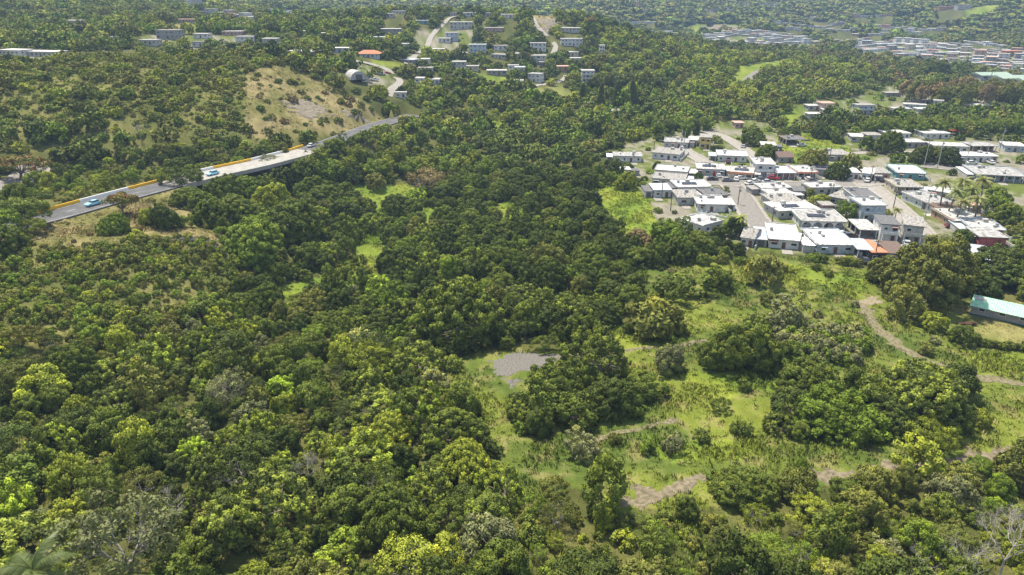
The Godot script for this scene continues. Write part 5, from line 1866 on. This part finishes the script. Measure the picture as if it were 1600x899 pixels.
func dome(seed: int, count: int, rx: float, ry: float, cy: float, rad: float, squash := 1.0, inner := 0.25, low := -0.45) -> Array:
	var r := RandomNumberGenerator.new()
	r.seed = seed
	var out := []
	# a lopsided envelope made of a few boughs
	var boughs := []
	for i in 6:
		boughs.append([Vector3(r.randfn(), r.randf_range(-0.2, 1.0), r.randfn()).normalized(), r.randf_range(-0.42, 0.45)])
	for i in count:
		var y := lerpf(low, 1.0, pow((i + 0.5) / count, 0.85))
		var a := i * 2.39996 + r.randf_range(-0.5, 0.5)
		var h := sqrt(maxf(0.0, 1.0 - y * y))
		var d := Vector3(cos(a) * h, y, sin(a) * h)
		var k := 1.0
		for b in boughs: k += b[1] * pow(maxf(0.0, d.dot(b[0])), 3.0)
		k *= r.randf_range(0.80, 1.05)
		if r.randf() < inner: k *= r.randf_range(0.45, 0.8)
		out.append([Vector3(d.x * rx * k, cy + d.y * ry * k, d.z * rx * k), rad * r.randf_range(0.7, 1.3), squash])
	return out


func tube(tris: PackedVector3Array, a: Vector3, b: Vector3, ra: float, rb: float, sides := 6) -> void:
	var d := (b - a).normalized()
	var u := d.cross(Vector3.RIGHT if absf(d.x) < 0.8 else Vector3.FORWARD).normalized()
	var w := d.cross(u)
	for i in sides:
		var p := u * cos(TAU * i / sides) + w * sin(TAU * i / sides)
		var q := u * cos(TAU * (i + 1) / sides) + w * sin(TAU * (i + 1) / sides)
		tris.append_array([a + p * ra, b + p * rb, a + q * ra, a + q * ra, b + p * rb, b + q * rb])


func trunk_mesh(seed: int, lobes: Array, fork: float, thick: float, limbs: int) -> ArrayMesh:
	var r := RandomNumberGenerator.new()
	r.seed = seed
	var tris := PackedVector3Array()
	var top := Vector3(r.randf_range(-0.3, 0.3), fork, r.randf_range(-0.3, 0.3))
	tube(tris, Vector3(0, -1.0, 0), Vector3(0, 0.3, 0), thick * 1.5, thick)
	tube(tris, Vector3(0, 0.3, 0), top, thick, thick * 0.75)
	for i in limbs:
		var l: Array = lobes[(i * 7 + 3) % lobes.size()]
		var end: Vector3 = l[0]
		var knee := top.lerp(end, 0.5) + Vector3(r.randf_range(-0.3, 0.3), 0.3, r.randf_range(-0.3, 0.3))
		tube(tris, top, knee, thick * 0.5, thick * 0.3, 5)
		tube(tris, knee, end, thick * 0.3, thick * 0.1, 5)
	return flat_mesh(tris)


func branches(r: RandomNumberGenerator, tris: PackedVector3Array, a: Vector3, d: Vector3, length: float, thick: float, depth: int) -> void:
	var b := a + d * length
	tube(tris, a, b, thick, thick * 0.7, 5)
	if depth == 0: return
	for k in 2 if r.randf() < 0.65 else 3:
		var nd := (d + Vector3(r.randfn(), r.randfn() * 0.4 + 0.18, r.randfn()) * 0.55).normalized()
		branches(r, tris, b, nd, length * r.randf_range(0.62, 0.88), thick * 0.66, depth - 1)


func frond_mesh(seed: int, length: float, droop: float) -> ArrayMesh:
	# one pinnate leaf growing along +x: curved rib and paired leaflets
	var r := RandomNumberGenerator.new()
	r.seed = seed
	var tris := PackedVector3Array()
	var n := 34
	var last := Vector3.ZERO
	for i in range(1, n + 1):
		var t := float(i) / n
		var p := Vector3(length * (t - 0.18 * t * t), length * (0.42 * t - droop * t * t), 0)
		tube(tris, last, p, 0.05 * (1.1 - t), 0.05 * (1.06 - t), 4)
		var d := (p - last).normalized()
		var ll := length * 0.26 * sin(PI * clampf(t * 0.9 + 0.1, 0.0, 1.0)) + 0.15
		for s in [-1.0, 1.0]:
			for e in 2:
				var o := last.lerp(p, e * 0.5)
				var tip := o + (Vector3(0, -0.35 - r.randf() * 0.4, s) + d * 0.6).normalized() * ll * r.randf_range(0.85, 1.1)
				var w := d * 0.04
				tris.append_array([o - w, tip, o + w])
		last = p
	return flat_mesh(tris)


const TONES := [[0.068, 0.092, 0.019], [0.114, 0.148, 0.025], [0.142, 0.200, 0.025], [0.222, 0.258, 0.032], [0.152, 0.164, 0.036], [0.165, 0.178, 0.074], [0.190, 0.150, 0.066], [0.178, 0.180, 0.042], [0.144, 0.156, 0.036], [0.088, 0.112, 0.025]]
const TINT := 3.2   # the strongest leaf tint
const TONE_WORDS := ["dark green", "mid green", "bright green", "yellow-green", "olive", "grey-green", "brownish", "golden-tipped", "orange-flowering", "dark"]
const KIND_NAMES := {"B": "broadleaf_tree", "M": "mango_tree", "F": "feathery_tree", "S": "shrub", "G": "twiggy_tree", "A": "bamboo_clump", "P": "palm_tree", "D": "dead_tree", "K": "casuarina_tree", "O": "flame_tree", "T": "slender_tree"}
const KIND_WORDS := {"B": "broadleaf tree", "M": "mango tree", "F": "feathery tree", "S": "shrub", "G": "twiggy tree", "A": "bamboo clump", "P": "palm", "D": "bare dead tree", "K": "narrow casuarina", "O": "flowering tree", "T": "slender tree"}
const RADIUS := {"B": 3.6, "M": 5.0, "F": 4.2, "S": 1.7, "G": 3.6, "A": 4.2, "P": 3.0, "D": 3.0, "K": 1.9, "O": 4.4, "T": 3.4}


func leaf_material(tone: int, step: int) -> StandardMaterial3D:
	var key := "leaf_%d_%d" % [tone, step]
	if not mats.has(key):
		var t: Array = TONES[tone]
		var k: float = [1.0, 0.84, 1.18][step] * TINT
		var m := plain(key, lin(t[0] * k, t[1] * k * [1.0, 1.02, 0.98][step], t[2] * k), 0.62)
		m.vertex_color_use_as_albedo = true
		m.metallic_specular = 0.2
		m.backlight_enabled = true
		m.backlight = Color(0.5, 0.5, 0.25)
	return mats[key]


func make_tree_kinds() -> void:
	var far_leaf := plain("leaf_far", Color.WHITE, 0.7)
	far_leaf.vertex_color_use_as_albedo = true
	far_leaf.metallic_specular = 0.2
	far_leaf.backlight_enabled = true
	far_leaf.backlight = Color(0.4, 0.4, 0.2)
	for k in 6:
		var l := dome(100 + k, 48, 2.95, 2.6 + 0.4 * (k % 3), 2.1, 0.84, 1.0, 0.12, -0.6)
		proto["B%d" % k] = [leaf_cards(200 + k, l, [165, 260, 110, 200, 140, 280][k], Vector2(0.42, 0.25) * [1.0, 0.78, 1.08, 0.9, 0.95, 0.74][k], 0.55, 0.16, Color(1.45, 1.42, 1.0)), trunk_mesh(k, l, 1.0, 0.2, 6)]
	for k in 4:
		var l := dome(120 + k, 112, 4.45, 4.0, 2.0, 0.72, 0.9, 0.06, -0.4)
		proto["M%d" % k] = [leaf_cards(220 + k, l, 150, Vector2(0.46, 0.23), 0.5, 0.46, Color(2.5, 2.35, 1.5)), trunk_mesh(20 + k, l, 1.0, 0.38, 8)]
	for k in 2:   # old spreading trees: the same sprays on a far larger crown
		var l := dome(500 + k, 280, 8.4, 7.2, 3.2, 1.05, 0.9, 0.1, -0.4)
		proto["big%d" % k] = [leaf_cards(510 + k, l, 100, Vector2(0.55, 0.30), 0.55, 0.12, Color(1.5, 1.35, 1.0)), trunk_mesh(520 + k, l, 2.0, 0.6, 10)]
		var lm := dome(530 + k, 330, 9.2, 8.0, 3.2, 0.9, 0.85, 0.06, -0.35)
		proto["great%d" % k] = [leaf_cards(540 + k, lm, 105, Vector2(0.55, 0.28), 0.5, 0.46, Color(2.5, 2.35, 1.5)), trunk_mesh(550 + k, lm, 2.0, 0.7, 10)]
	for k in 3:
		var l := dome(140 + k, 36, 3.5, 1.7, 3.3, 1.05, 0.55, 0.1, -0.4)
		proto["F%d" % k] = [leaf_cards(240 + k, l, 120, Vector2(0.46, 0.17), 0.6, 0.1, Color(1.4, 1.3, 1.0)), trunk_mesh(40 + k, l, 1.6, 0.2, 12)]
	for k in 4:
		var l := dome(160 + k, 16, 1.35, 1.05, 0.95, 0.62, 0.95, 0.1, -0.6)
		proto["S%d" % k] = [leaf_cards(260 + k, l, 190, Vector2(0.36, 0.20), 0.6, 0.2, Color(1.45, 1.35, 1.0)), trunk_mesh(60 + k, l, 0.5, 0.07, 5)]
	for k in 2:
		var l := dome(180 + k, 30, 3.0, 2.2, 2.6, 0.95, 0.8, 0.1)
		var r := RandomNumberGenerator.new()
		r.seed = 77 + k
		var tris := PackedVector3Array()
		tube(tris, Vector3(0, -1, 0), Vector3(0, 0.6, 0), 0.26, 0.2)
		for q in 5:
			branches(r, tris, Vector3(0, 0.6, 0), Vector3(cos(q * 1.26), 0.9, sin(q * 1.26)).normalized(), 1.35, 0.11, 4)
		proto["G%d" % k] = [leaf_cards(280 + k, l, 120, Vector2(0.27, 0.14), 0.7, 0.1, Color(1.3, 1.3, 1.2)), flat_mesh(tris)]
	for k in 3:
		proto["A%d" % k] = bamboo(300 + k)
	for k in 2:
		var l := []
		var r := RandomNumberGenerator.new()
		r.seed = 320 + k
		for q in 46:
			var t := q / 46.0
			var a := q * 2.4
			var w := 2.1 * (1.1 - t) * r.randf_range(0.6, 1.0)
			l.append([Vector3(cos(a) * w, 1.4 + 9.5 * t, sin(a) * w), 0.9, 1.2])
		proto["K%d" % k] = [leaf_cards(330 + k, l, 120, Vector2(0.5, 0.16), 0.6, 0.0, Color.WHITE), trunk_mesh(80 + k, l, 7.0, 0.24, 3)]
		var ls := dome(340 + k, 34, 2.5, 2.9, 4.8, 1.0, 1.0, 0.1, -0.8)
		proto["T%d" % k] = [leaf_cards(350 + k, ls, 95, Vector2(0.5, 0.28), 0.6, 0.1, Color(1.3, 1.2, 1.0)), trunk_mesh(90 + k, ls, 3.0, 0.22, 7)]
	for k in 2:
		var l := dome(360 + k, 36, 3.7, 1.5, 3.4, 1.0, 0.6, 0.05, -0.15)
		proto["O%d" % k] = [leaf_cards(370 + k, l, 90, Vector2(0.44, 0.2), 0.6, 0.0, Color.WHITE), trunk_mesh(95 + k, l, 1.6, 0.26, 12), leaf_cards(380 + k, l.filter(func(e): return e[0].y > 3.7), 26, Vector2(0.40, 0.26), 0.7, 0.0, Color.WHITE)]
	for k in 3: proto["frond%d" % k] = frond_mesh(400 + k, 3.6, 0.62 + 0.22 * k)
	for k in 3:
		var r := RandomNumberGenerator.new()
		r.seed = 420 + k
		var tris := PackedVector3Array()
		tube(tris, Vector3(0, -1, 0), Vector3(0.1, 2.6, 0), 0.18, 0.13)
		for q in 3:
			branches(r, tris, Vector3(0.1, 2.4, 0), (Vector3(cos(q * 2.1 + k), 1.3, sin(q * 2.1 + k))).normalized(), 1.8, 0.095, 6)
		proto["D%d" % k] = flat_mesh(tris)
	# fewer, larger sprays for trees too far to show them
	for k in 4:
		var l := dome(440 + k, 16, 2.7, 2.6, 2.2, 1.4, 1.0, 0.1, -0.5)
		proto["far%d" % k] = leaf_cards(450 + k, l, 13, Vector2(1.15, 0.8), 0.6, 0.2, Color(1.35, 1.25, 1.0))
	for k in 2:
		var l := dome(460 + k, 9, 2.5, 2.4, 2.2, 1.8, 1.0, 0.0, -0.5)
		proto["dot%d" % k] = leaf_cards(470 + k, l, 4, Vector2(2.3, 1.8), 0.6, 0.2, Color(1.3, 1.2, 1.0))


func bamboo(seed: int) -> Array:
	var r := RandomNumberGenerator.new()
	r.seed = seed
	var lobes := []
	var tris := PackedVector3Array()
	for q in 30:
		var a := r.randf() * TAU
		var lean := r.randf_range(0.15, 1.0)
		var tall := r.randf_range(7.0, 10.5) * (1.0 - 0.15 * lean)
		var last := Vector3(cos(a), 0, sin(a)) * 0.8 * lean
		last.y = -0.5
		for i in range(1, 9):
			var t := i / 8.0
			var p := Vector3(cos(a), 0, sin(a)) * (0.8 * lean + 3.6 * lean * t * t)
			p.y = tall * (t - 0.22 * lean * t * t * t)
			tube(tris, last, p, 0.06, 0.05, 4)
			if t > 0.1: lobes.append([p + Vector3(r.randf_range(-0.4, 0.4), -0.2, r.randf_range(-0.4, 0.4)), 0.85 * (1.2 - 0.35 * t), 0.8])
			last = p
	return [leaf_cards(seed + 1, lobes, 62, Vector2(0.6, 0.17), 0.6, 0.15, Color(1.4, 1.25, 1.0)), flat_mesh(tris)]


func tree(kind: String, tone: int, at: Vector3, scale: float, turn: float, label: String, pick: int, group: String) -> void:
	var t := thing(KIND_NAMES[kind], label, "shrub" if kind == "S" else "tree", at, turn, group)
	t.scale = Vector3(scale, scale * (0.88 + 0.34 * ((pick * 37) % 10) / 10.0), scale)
	if group.ends_with("of the woods") and kind != "S": t.scale.y *= 1.1   # drawn up by their neighbours
	if kind == "A": t.scale.y *= 0.8
	t.rotation.x = 0.13 * sin(pick * 1.7)
	t.rotation.z = 0.13 * cos(pick * 2.9)
	t.scale.x *= 1.0 + 0.16 * sin(pick * 3.1)
	match kind:
		"P":
			var tris := PackedVector3Array()
			tube(tris, Vector3(0, -1, 0), Vector3(0.15, 3.0, 0), 0.30, 0.24, 8)
			tube(tris, Vector3(0.15, 3.0, 0), Vector3(0.1, 8.6, 0), 0.24, 0.17, 8)
			part("trunk", flat_mesh(tris), mats["bark"], t)
			for k in 17:
				part("frond", proto["frond%d" % (k % 3)], palm_material(tone), t, Vector3(0.1, 8.6 + 0.03 * k, 0), Vector3(0, k * 2.4, lerpf(-0.35, 0.75, k / 16.0)))
		"D":
			part("limbs", proto["D%d" % (pick % 3)], mats["dead_wood"], t)
		"O":
			var o: Array = proto["O%d" % (pick % 2)]
			part("crown", o[0], leaf_material(tone, pick % 3), t)
			part("blossom", o[2], blossom(), t)
			part("trunk", o[1], mats["bark"], t)
		_:
			var n: int = {"B": 6, "M": 4, "F": 3, "S": 4, "G": 2, "A": 3, "K": 2, "T": 2}[kind]
			var o: Array = proto["%s%d" % [kind, pick % n]]
			if kind in ["B", "M"] and scale > 1.3:   # a large tree has more boughs, not larger leaves
				o = proto["%s%d" % ["big" if kind == "B" else "great", pick % 2]]
				t.scale *= 3.6 / 9.2 if kind == "B" else 5.0 / 10.0
			var hue := tone
			if kind == "M": hue = 9 if tone in [3, 7, 0] else (1 if tone == 4 else tone)
			part("crown", o[0], leaf_material(hue, pick % 3), t)
			part("culms" if kind == "A" else "trunk", o[1], mats["bark"] if kind != "G" else mats["dead_wood"], t)


func palm_material(tone: int) -> StandardMaterial3D:
	var c: Array = TONES[tone]
	var m := plain("palm_%d" % tone, lin(c[0] * 1.2, c[1] * 1.2, c[2] * 1.4), 0.5)
	m.backlight_enabled = true
	m.backlight = Color(0.4, 0.4, 0.2)
	return m


func blossom() -> StandardMaterial3D:
	var m := plain("blossom", lin(0.95, 0.29, 0.10), 0.7)
	m.vertex_color_use_as_albedo = true
	return m


func clear_of_works(x: float, z: float, rad: float) -> bool:
	for h: Vector3 in house_spots:   # no tree in a house or in the yard before it
		var dx := x - h.x
		var dz := z - h.y
		if absf(dx) > h.z + 70.0 or absf(dz) > h.z + 115.0: continue
		if absf(dx) < h.z + rad and absf(dz) < h.z + rad: return false
		var out := Vector2(-h.x, -h.y)
		var yard := 9.0 if out.length() < 380.0 else 13.0 if out.length() < 700.0 else 65.0 if out.length() < 1050.0 else 105.0
		out = out.normalized()
		var f := dx * out.x + dz * out.y
		if f > 0.0 and f < yard + h.z and absf(dx * out.y - dz * out.x) < h.z * 0.9 + rad * 0.3: return false
	for l in road_lines:
		var p: PackedVector2Array = l[0]
		var near: float = l[1] + rad * 0.7
		for q in p:
			if absf(q.x - x) < near + 2.0 and q.distance_squared_to(Vector2(x, z)) < near * near: return false
	return true


func plant_trees() -> void:
	var r := RandomNumberGenerator.new()
	r.seed = 2024
	var grid := {}
	var placed := []
	var pick := 0
	for t in TREES:
		pick += 1
		var at := on(t[0], t[1], -0.1)
		var lab: String = t[5] if t.size() > 5 else unique("%s %s %s" % [TONE_WORDS[t[4]], KIND_WORDS[t[3]], nearest_landmark(t[0], t[1])])
		tree(t[3], t[4], at, t[2], r.randf() * TAU, lab, pick, "trees of the valley")
		placed.append(Vector3(t[0], t[1], RADIUS[t[3]] * t[2] * (0.2 if t[3] == "D" else 0.98 if t.size() > 5 and t[2] > 0.9 else 0.72)))
	# the wood: candidates on a jittered lattice, nearest first
	var wood := []
	var far_mm := {}
	for band in [[42.0, 330.0, 3.2], [42.0, 300.0, 2.0, "dense"], [290.0, 500.0, 2.6, "hill"], [330.0, 1000.0, 6.0], [1000.0, 2400.0, 11.0], [2400.0, 6200.0, 21.0]]:
		var step: float = band[2]
		var nx := int(band[1] * sin(HALF) / step) + 1
		for ix in range(-nx, nx + 1):
			for iz in range(int(band[0] * cos(HALF) / step) - 1, int(band[1] / step) + 1):
				var x := (ix + r.randf_range(-0.45, 0.45)) * step
				var z := -(iz + r.randf_range(-0.45, 0.45)) * step
				var d := sqrt(x * x + z * z)
				if d < band[0] or d >= band[1] or absf(atan2(x, -z)) > HALF: continue
				if band.size() > 3:   # low growth that leaves no gap
					var zone := zone_of(x, z)
					if zone.size() == 0 or not zone[0] in (["scrub slope", "front thicket", "left forest", "central hollow"] if band[3] == "dense" else ["hill scrub"]): continue
					if r.randf() > {"scrub slope": 1.0, "front thicket": 0.5, "hill scrub": 1.0}.get(zone[0], 0.22): continue
				wood_candidate(r, x, z, d, step, wood, far_mm, placed, grid)
	# the largest in view stand as trees of their own, the rest as the wood's mass
	var by_kind := {}
	for w in wood:
		if not by_kind.has(w[3]): by_kind[w[3]] = []
		by_kind[w[3]].append(w)
	for kind in by_kind:
		var list: Array = by_kind[kind]
		list.sort_custom(func(a, b): return a[6] > b[6])
		for i in list.size():
			var w: Array = list[i]
			var in_view := absf(atan2(w[0], -w[1])) < 0.66
			if i < 285 and in_view:
				pick += 1
				var big := "tall" if w[2] > 1.15 else ("small" if w[2] < 0.8 else "")
				var lab := unique(("%s %s %s %s" % [big, TONE_WORDS[w[4]], KIND_WORDS[kind], nearest_landmark(w[0], w[1])]).strip_edges())
				tree(kind, w[4], on(w[0], w[1], -0.15), w[2], w[5], lab, pick, "%ss of the woods" % KIND_WORDS[kind])
			else:
				var n: int = {"B": 6, "M": 4, "F": 3, "S": 4, "G": 2, "A": 3}[kind]
				var key := "%s%d" % [kind, i % n]
				if not far_mm.has(key): far_mm[key] = []
				far_mm[key].append([on(w[0], w[1], -0.15), w[2], w[5], w[4], 1.0])
	var mass := Node3D.new()
	mass.name = "distant_woodland"
	add_child(mass)
	tag(mass, "continuous tropical woodland covering the hills and valley", "woodland", "", "stuff")
	for key in far_mm:
		var mm := MultiMesh.new()
		mm.transform_format = MultiMesh.TRANSFORM_3D
		mm.use_colors = true
		mm.mesh = proto[key][0] if proto[key] is Array else proto[key]
		var list: Array = far_mm[key]
		mm.instance_count = list.size()
		for i in list.size():
			var w: Array = list[i]
			var b := Basis(Vector3.UP, w[2]).scaled(Vector3(w[1], w[1] * w[4] * r.randf_range(0.8, 1.2), w[1]))
			mm.set_instance_transform(i, Transform3D(b, w[0]))
			var t: Array = TONES[w[3]]
			var k := r.randf_range(0.78, 1.22) * TINT
			mm.set_instance_color(i, Color(t[0] * k * r.randf_range(0.92, 1.08), t[1] * k, t[2] * k))
		var o := MultiMeshInstance3D.new()
		o.name = "crowns"
		o.multimesh = mm
		o.material_override = mats["leaf_far"]
		mass.add_child(o, true)


func wood_candidate(r: RandomNumberGenerator, x: float, z: float, d: float, step: float, wood: Array, far_mm: Dictionary, placed: Array, grid: Dictionary) -> void:
	var cover := cover_of(x, z)
	var zone := zone_of(x, z)
	var kinds := "BBFB"
	var tones: Array = [1, 0, 4, 1, 2]
	var size := 1.0
	var gap := 6.0
	if zone.size():
		kinds = zone[2]
		tones = zone[3]
		size = zone[4]
		gap = zone[5]
	# stands of one kind and tone rather than an even mix
	var stand := noise_warp.get_noise_2d(x * 0.45, z * 0.45) * 1.3 + r.randf_range(-0.5, 0.5)
	var tone: int = tones[int(clampf(stand * 0.5 + 0.5, 0.0, 0.999) * tones.size())]
	var kind := kinds[r.randi() % kinds.length()]
	if step < 3.0:
		kind = "S"
		gap = minf(gap, 2.3)
		if d > 285.0: size *= r.randf_range(0.5, 1.5)
	match cover:
		"meadow":
			if r.randf() > 0.03: return
			kind = "S"
			tone = [1, 4, 2, 5][r.randi() % 4]
			size = 0.8
			gap = 3.0
		"bright", "lawn":
			if r.randf() > 0.02: return
			kind = "S"
			size = 0.7
		"dry":
			if r.randf() > (0.16 if d > 300.0 else 0.07): return
			kind = "S"
			size = r.randf_range(0.4, 0.75)
			tone = [4, 6, 4, 1][r.randi() % 4]
		"built":
			if r.randf() > (0.2 if d < 500.0 else 0.08): return
			kind = "B" if r.randf() < 0.25 else "S"
			tone = [1, 0, 4, 2][r.randi() % 4]
			size = 0.75
			gap = 5.0
	if d < 1900.0:
		if not clear_of_works(x, z, 1.2 if kind == "S" else 2.2): return
	var s := size * lerpf(0.62, 1.6, pow(r.randf(), 1.8)) if d < 330.0 else size * lerpf(0.6, 1.75, pow(r.randf(), 1.7))
	if kind == "M": s *= 0.66
	if kind == "S": s *= 1.25
	if kind == "F": s *= 0.85
	if kind == "A": s *= 0.9
	var rad: float = RADIUS[kind] * s
	if d < 330.0:
		for o in bare_polys:
			if o[1].has_point(Vector2(x, z)) and Geometry2D.is_point_in_polygon(Vector2(x, z), o[0]): return
	if d < 1000.0:
		var sp := gap * 0.26 + rad * 0.3 * r.randf_range(0.8, 1.2)
		var cell := Vector2i(int(floor(x / 8.0)), int(floor(z / 8.0)))
		for a in range(-1, 2):
			for b in range(-1, 2):
				for q in grid.get(cell + Vector2i(a, b), []):
					if Vector2(q.x - x, q.y - z).length() < sp + q.z: return
		if d < 420.0:
			for q in placed:
				var keep: float = q.z * (0.72 if kind == "S" else 1.0) + rad * 0.4
				if absf(q.x - x) < keep and Vector2(q.x - x, q.y - z).length() < keep: return
		if not grid.has(cell): grid[cell] = []
		grid[cell].append(Vector3(x, z, sp))
	if d < 330.0:
		wood.append([x, z, s, kind, tone, r.randf() * TAU, rad / d])
	else:
		var key := "far%d" % (r.randi() % 4) if d < 1300.0 else "dot%d" % (r.randi() % 2)
		var fs: float = s * RADIUS[kind] / 3.6 * (1.0 if kind != "S" else 1.2)
		if d > 1000.0: fs *= step / 6.2
		if not far_mm.has(key): far_mm[key] = []
		far_mm[key].append([on(x, z, -0.3 if kind != "S" else -1.2), fs, r.randf() * TAU, tone, 1.0 if d < 1000.0 else 0.6])


# ------------------------------------------------------------------ grass
func tuft_mesh(seed: int, blades: int, tall: float, spread: float, wide: float) -> ArrayMesh:
	var r := RandomNumberGenerator.new()
	r.seed = seed
	var v := PackedVector3Array()
	var n := PackedVector3Array()
	var c := PackedColorArray()
	var idx := PackedInt32Array()
	for k in blades:
		var a := r.randf() * TAU
		var o := Vector3(cos(a), 0, sin(a)) * spread * sqrt(r.randf())
		var lean := Vector3(r.randfn(), 0, r.randfn()) * 0.35 * tall
		var h := tall * r.randf_range(0.55, 1.15)
		var side := Vector3(cos(a + 1.3), 0, sin(a + 1.3)) * wide
		var at := v.size()
		v.append_array([o - side, o + side, o + lean * 0.4 + side * 0.7 + Vector3(0, h * 0.65, 0), o + lean + Vector3(0, h, 0)])
		var f := (Vector3.UP + lean.normalized() * 0.4).normalized()
		n.append_array([f, f, f, f])
		var q := Color.WHITE * r.randf_range(0.7, 1.3)
		q *= 1.0 / TINT
		q.a = 1.0
		c.append_array([q, q, q, q])
		idx.append_array([at, at + 1, at + 2, at, at + 2, at + 3])
	return to_mesh(v, n, idx, c)


func sow_grass() -> void:
	var r := RandomNumberGenerator.new()
	r.seed = 99
	var m := plain("grass_blades", Color.WHITE, 0.8)
	m.vertex_color_use_as_albedo = true
	m.metallic_specular = 0.2
	m.backlight_enabled = true
	m.backlight = Color(0.5, 0.5, 0.2)
	var kinds := [tuft_mesh(1, 20, 0.36, 0.6, 0.06), tuft_mesh(2, 22, 0.62, 0.6, 0.06), tuft_mesh(3, 16, 0.2, 0.65, 0.07)]
	var lists := [[], [], []]
	var fields := open_polys.duplicate()
	for q in zone_polys:
		if q[0] == "front thicket": fields.append(["bright", q[1], q[2]])
		if q[0] == "left forest": fields.append(["undergrowth", q[1], q[2]])
	for o in fields:
		if o[0] == "built" or (o[2].position + o[2].size * 0.5).length() > 480.0: continue
		var b: Rect2 = o[2]
		var step := 0.95 if (b.position + b.size * 0.5).length() < 260.0 else 1.5
		for i in int(b.size.x / step) + 1:
			for j in int(b.size.y / step) + 1:
				var x := b.position.x + (i + r.randf_range(-0.5, 0.5)) * step
				var z := b.position.y + (j + r.randf_range(-0.5, 0.5)) * step
				var p := Vector2(x, z)
				if absf(atan2(x, -z)) > 0.74 or not Geometry2D.is_point_in_polygon(p, o[1]): continue
				var thick := noise_warp.get_noise_2d(x * 0.5 + 200.0, z * 0.5)
				if r.randf() > 0.62 + thick: continue
				if bare_at(p): continue
				if o[0] == "undergrowth" and r.randf() < 0.3: continue
				var k := 1 if thick > 0.12 and r.randf() < 0.6 else (0 if r.randf() < 0.6 else 2)
				if o[0] == "lawn": k = 2
				lists[k].append([x, z, cover_color(o[0], x, z)])
	var names := ["meadow_grass", "tall_grass", "short_grass"]
	for k in 3:
		var mm := MultiMesh.new()
		mm.transform_format = MultiMesh.TRANSFORM_3D
		mm.use_colors = true
		mm.mesh = kinds[k]
		mm.instance_count = lists[k].size()
		for i in lists[k].size():
			var e: Array = lists[k][i]
			var s := r.randf_range(0.7, 1.35)
			mm.set_instance_transform(i, Transform3D(Basis(Vector3.UP, r.randf() * TAU).scaled(Vector3(s, s, s)), on(e[0], e[1], -0.02)))
			var c: Color = e[2] * r.randf_range(0.95, 1.35) * TINT
			mm.set_instance_color(i, c)
		var o := MultiMeshInstance3D.new()
		o.name = names[k]
		o.multimesh = mm
		o.material_override = m
		tag(o, ["knee-high green grass of the meadow and clearings", "tall clumps of grass in the meadow", "short grass of the lawn and meadow"][k], "grass", "", "stuff")
		add_child(o)


func bare_at(p: Vector2) -> bool:
	for l in road_lines:
		var q: PackedVector2Array = l[0]
		for k in q:
			if absf(k.x - p.x) < l[1] and k.distance_squared_to(p) < l[1] * l[1]: return true
	for b in bare_polys:
		if b[1].has_point(p) and Geometry2D.is_point_in_polygon(p, b[0]) and rng.randf() < 0.93: return true
	return false
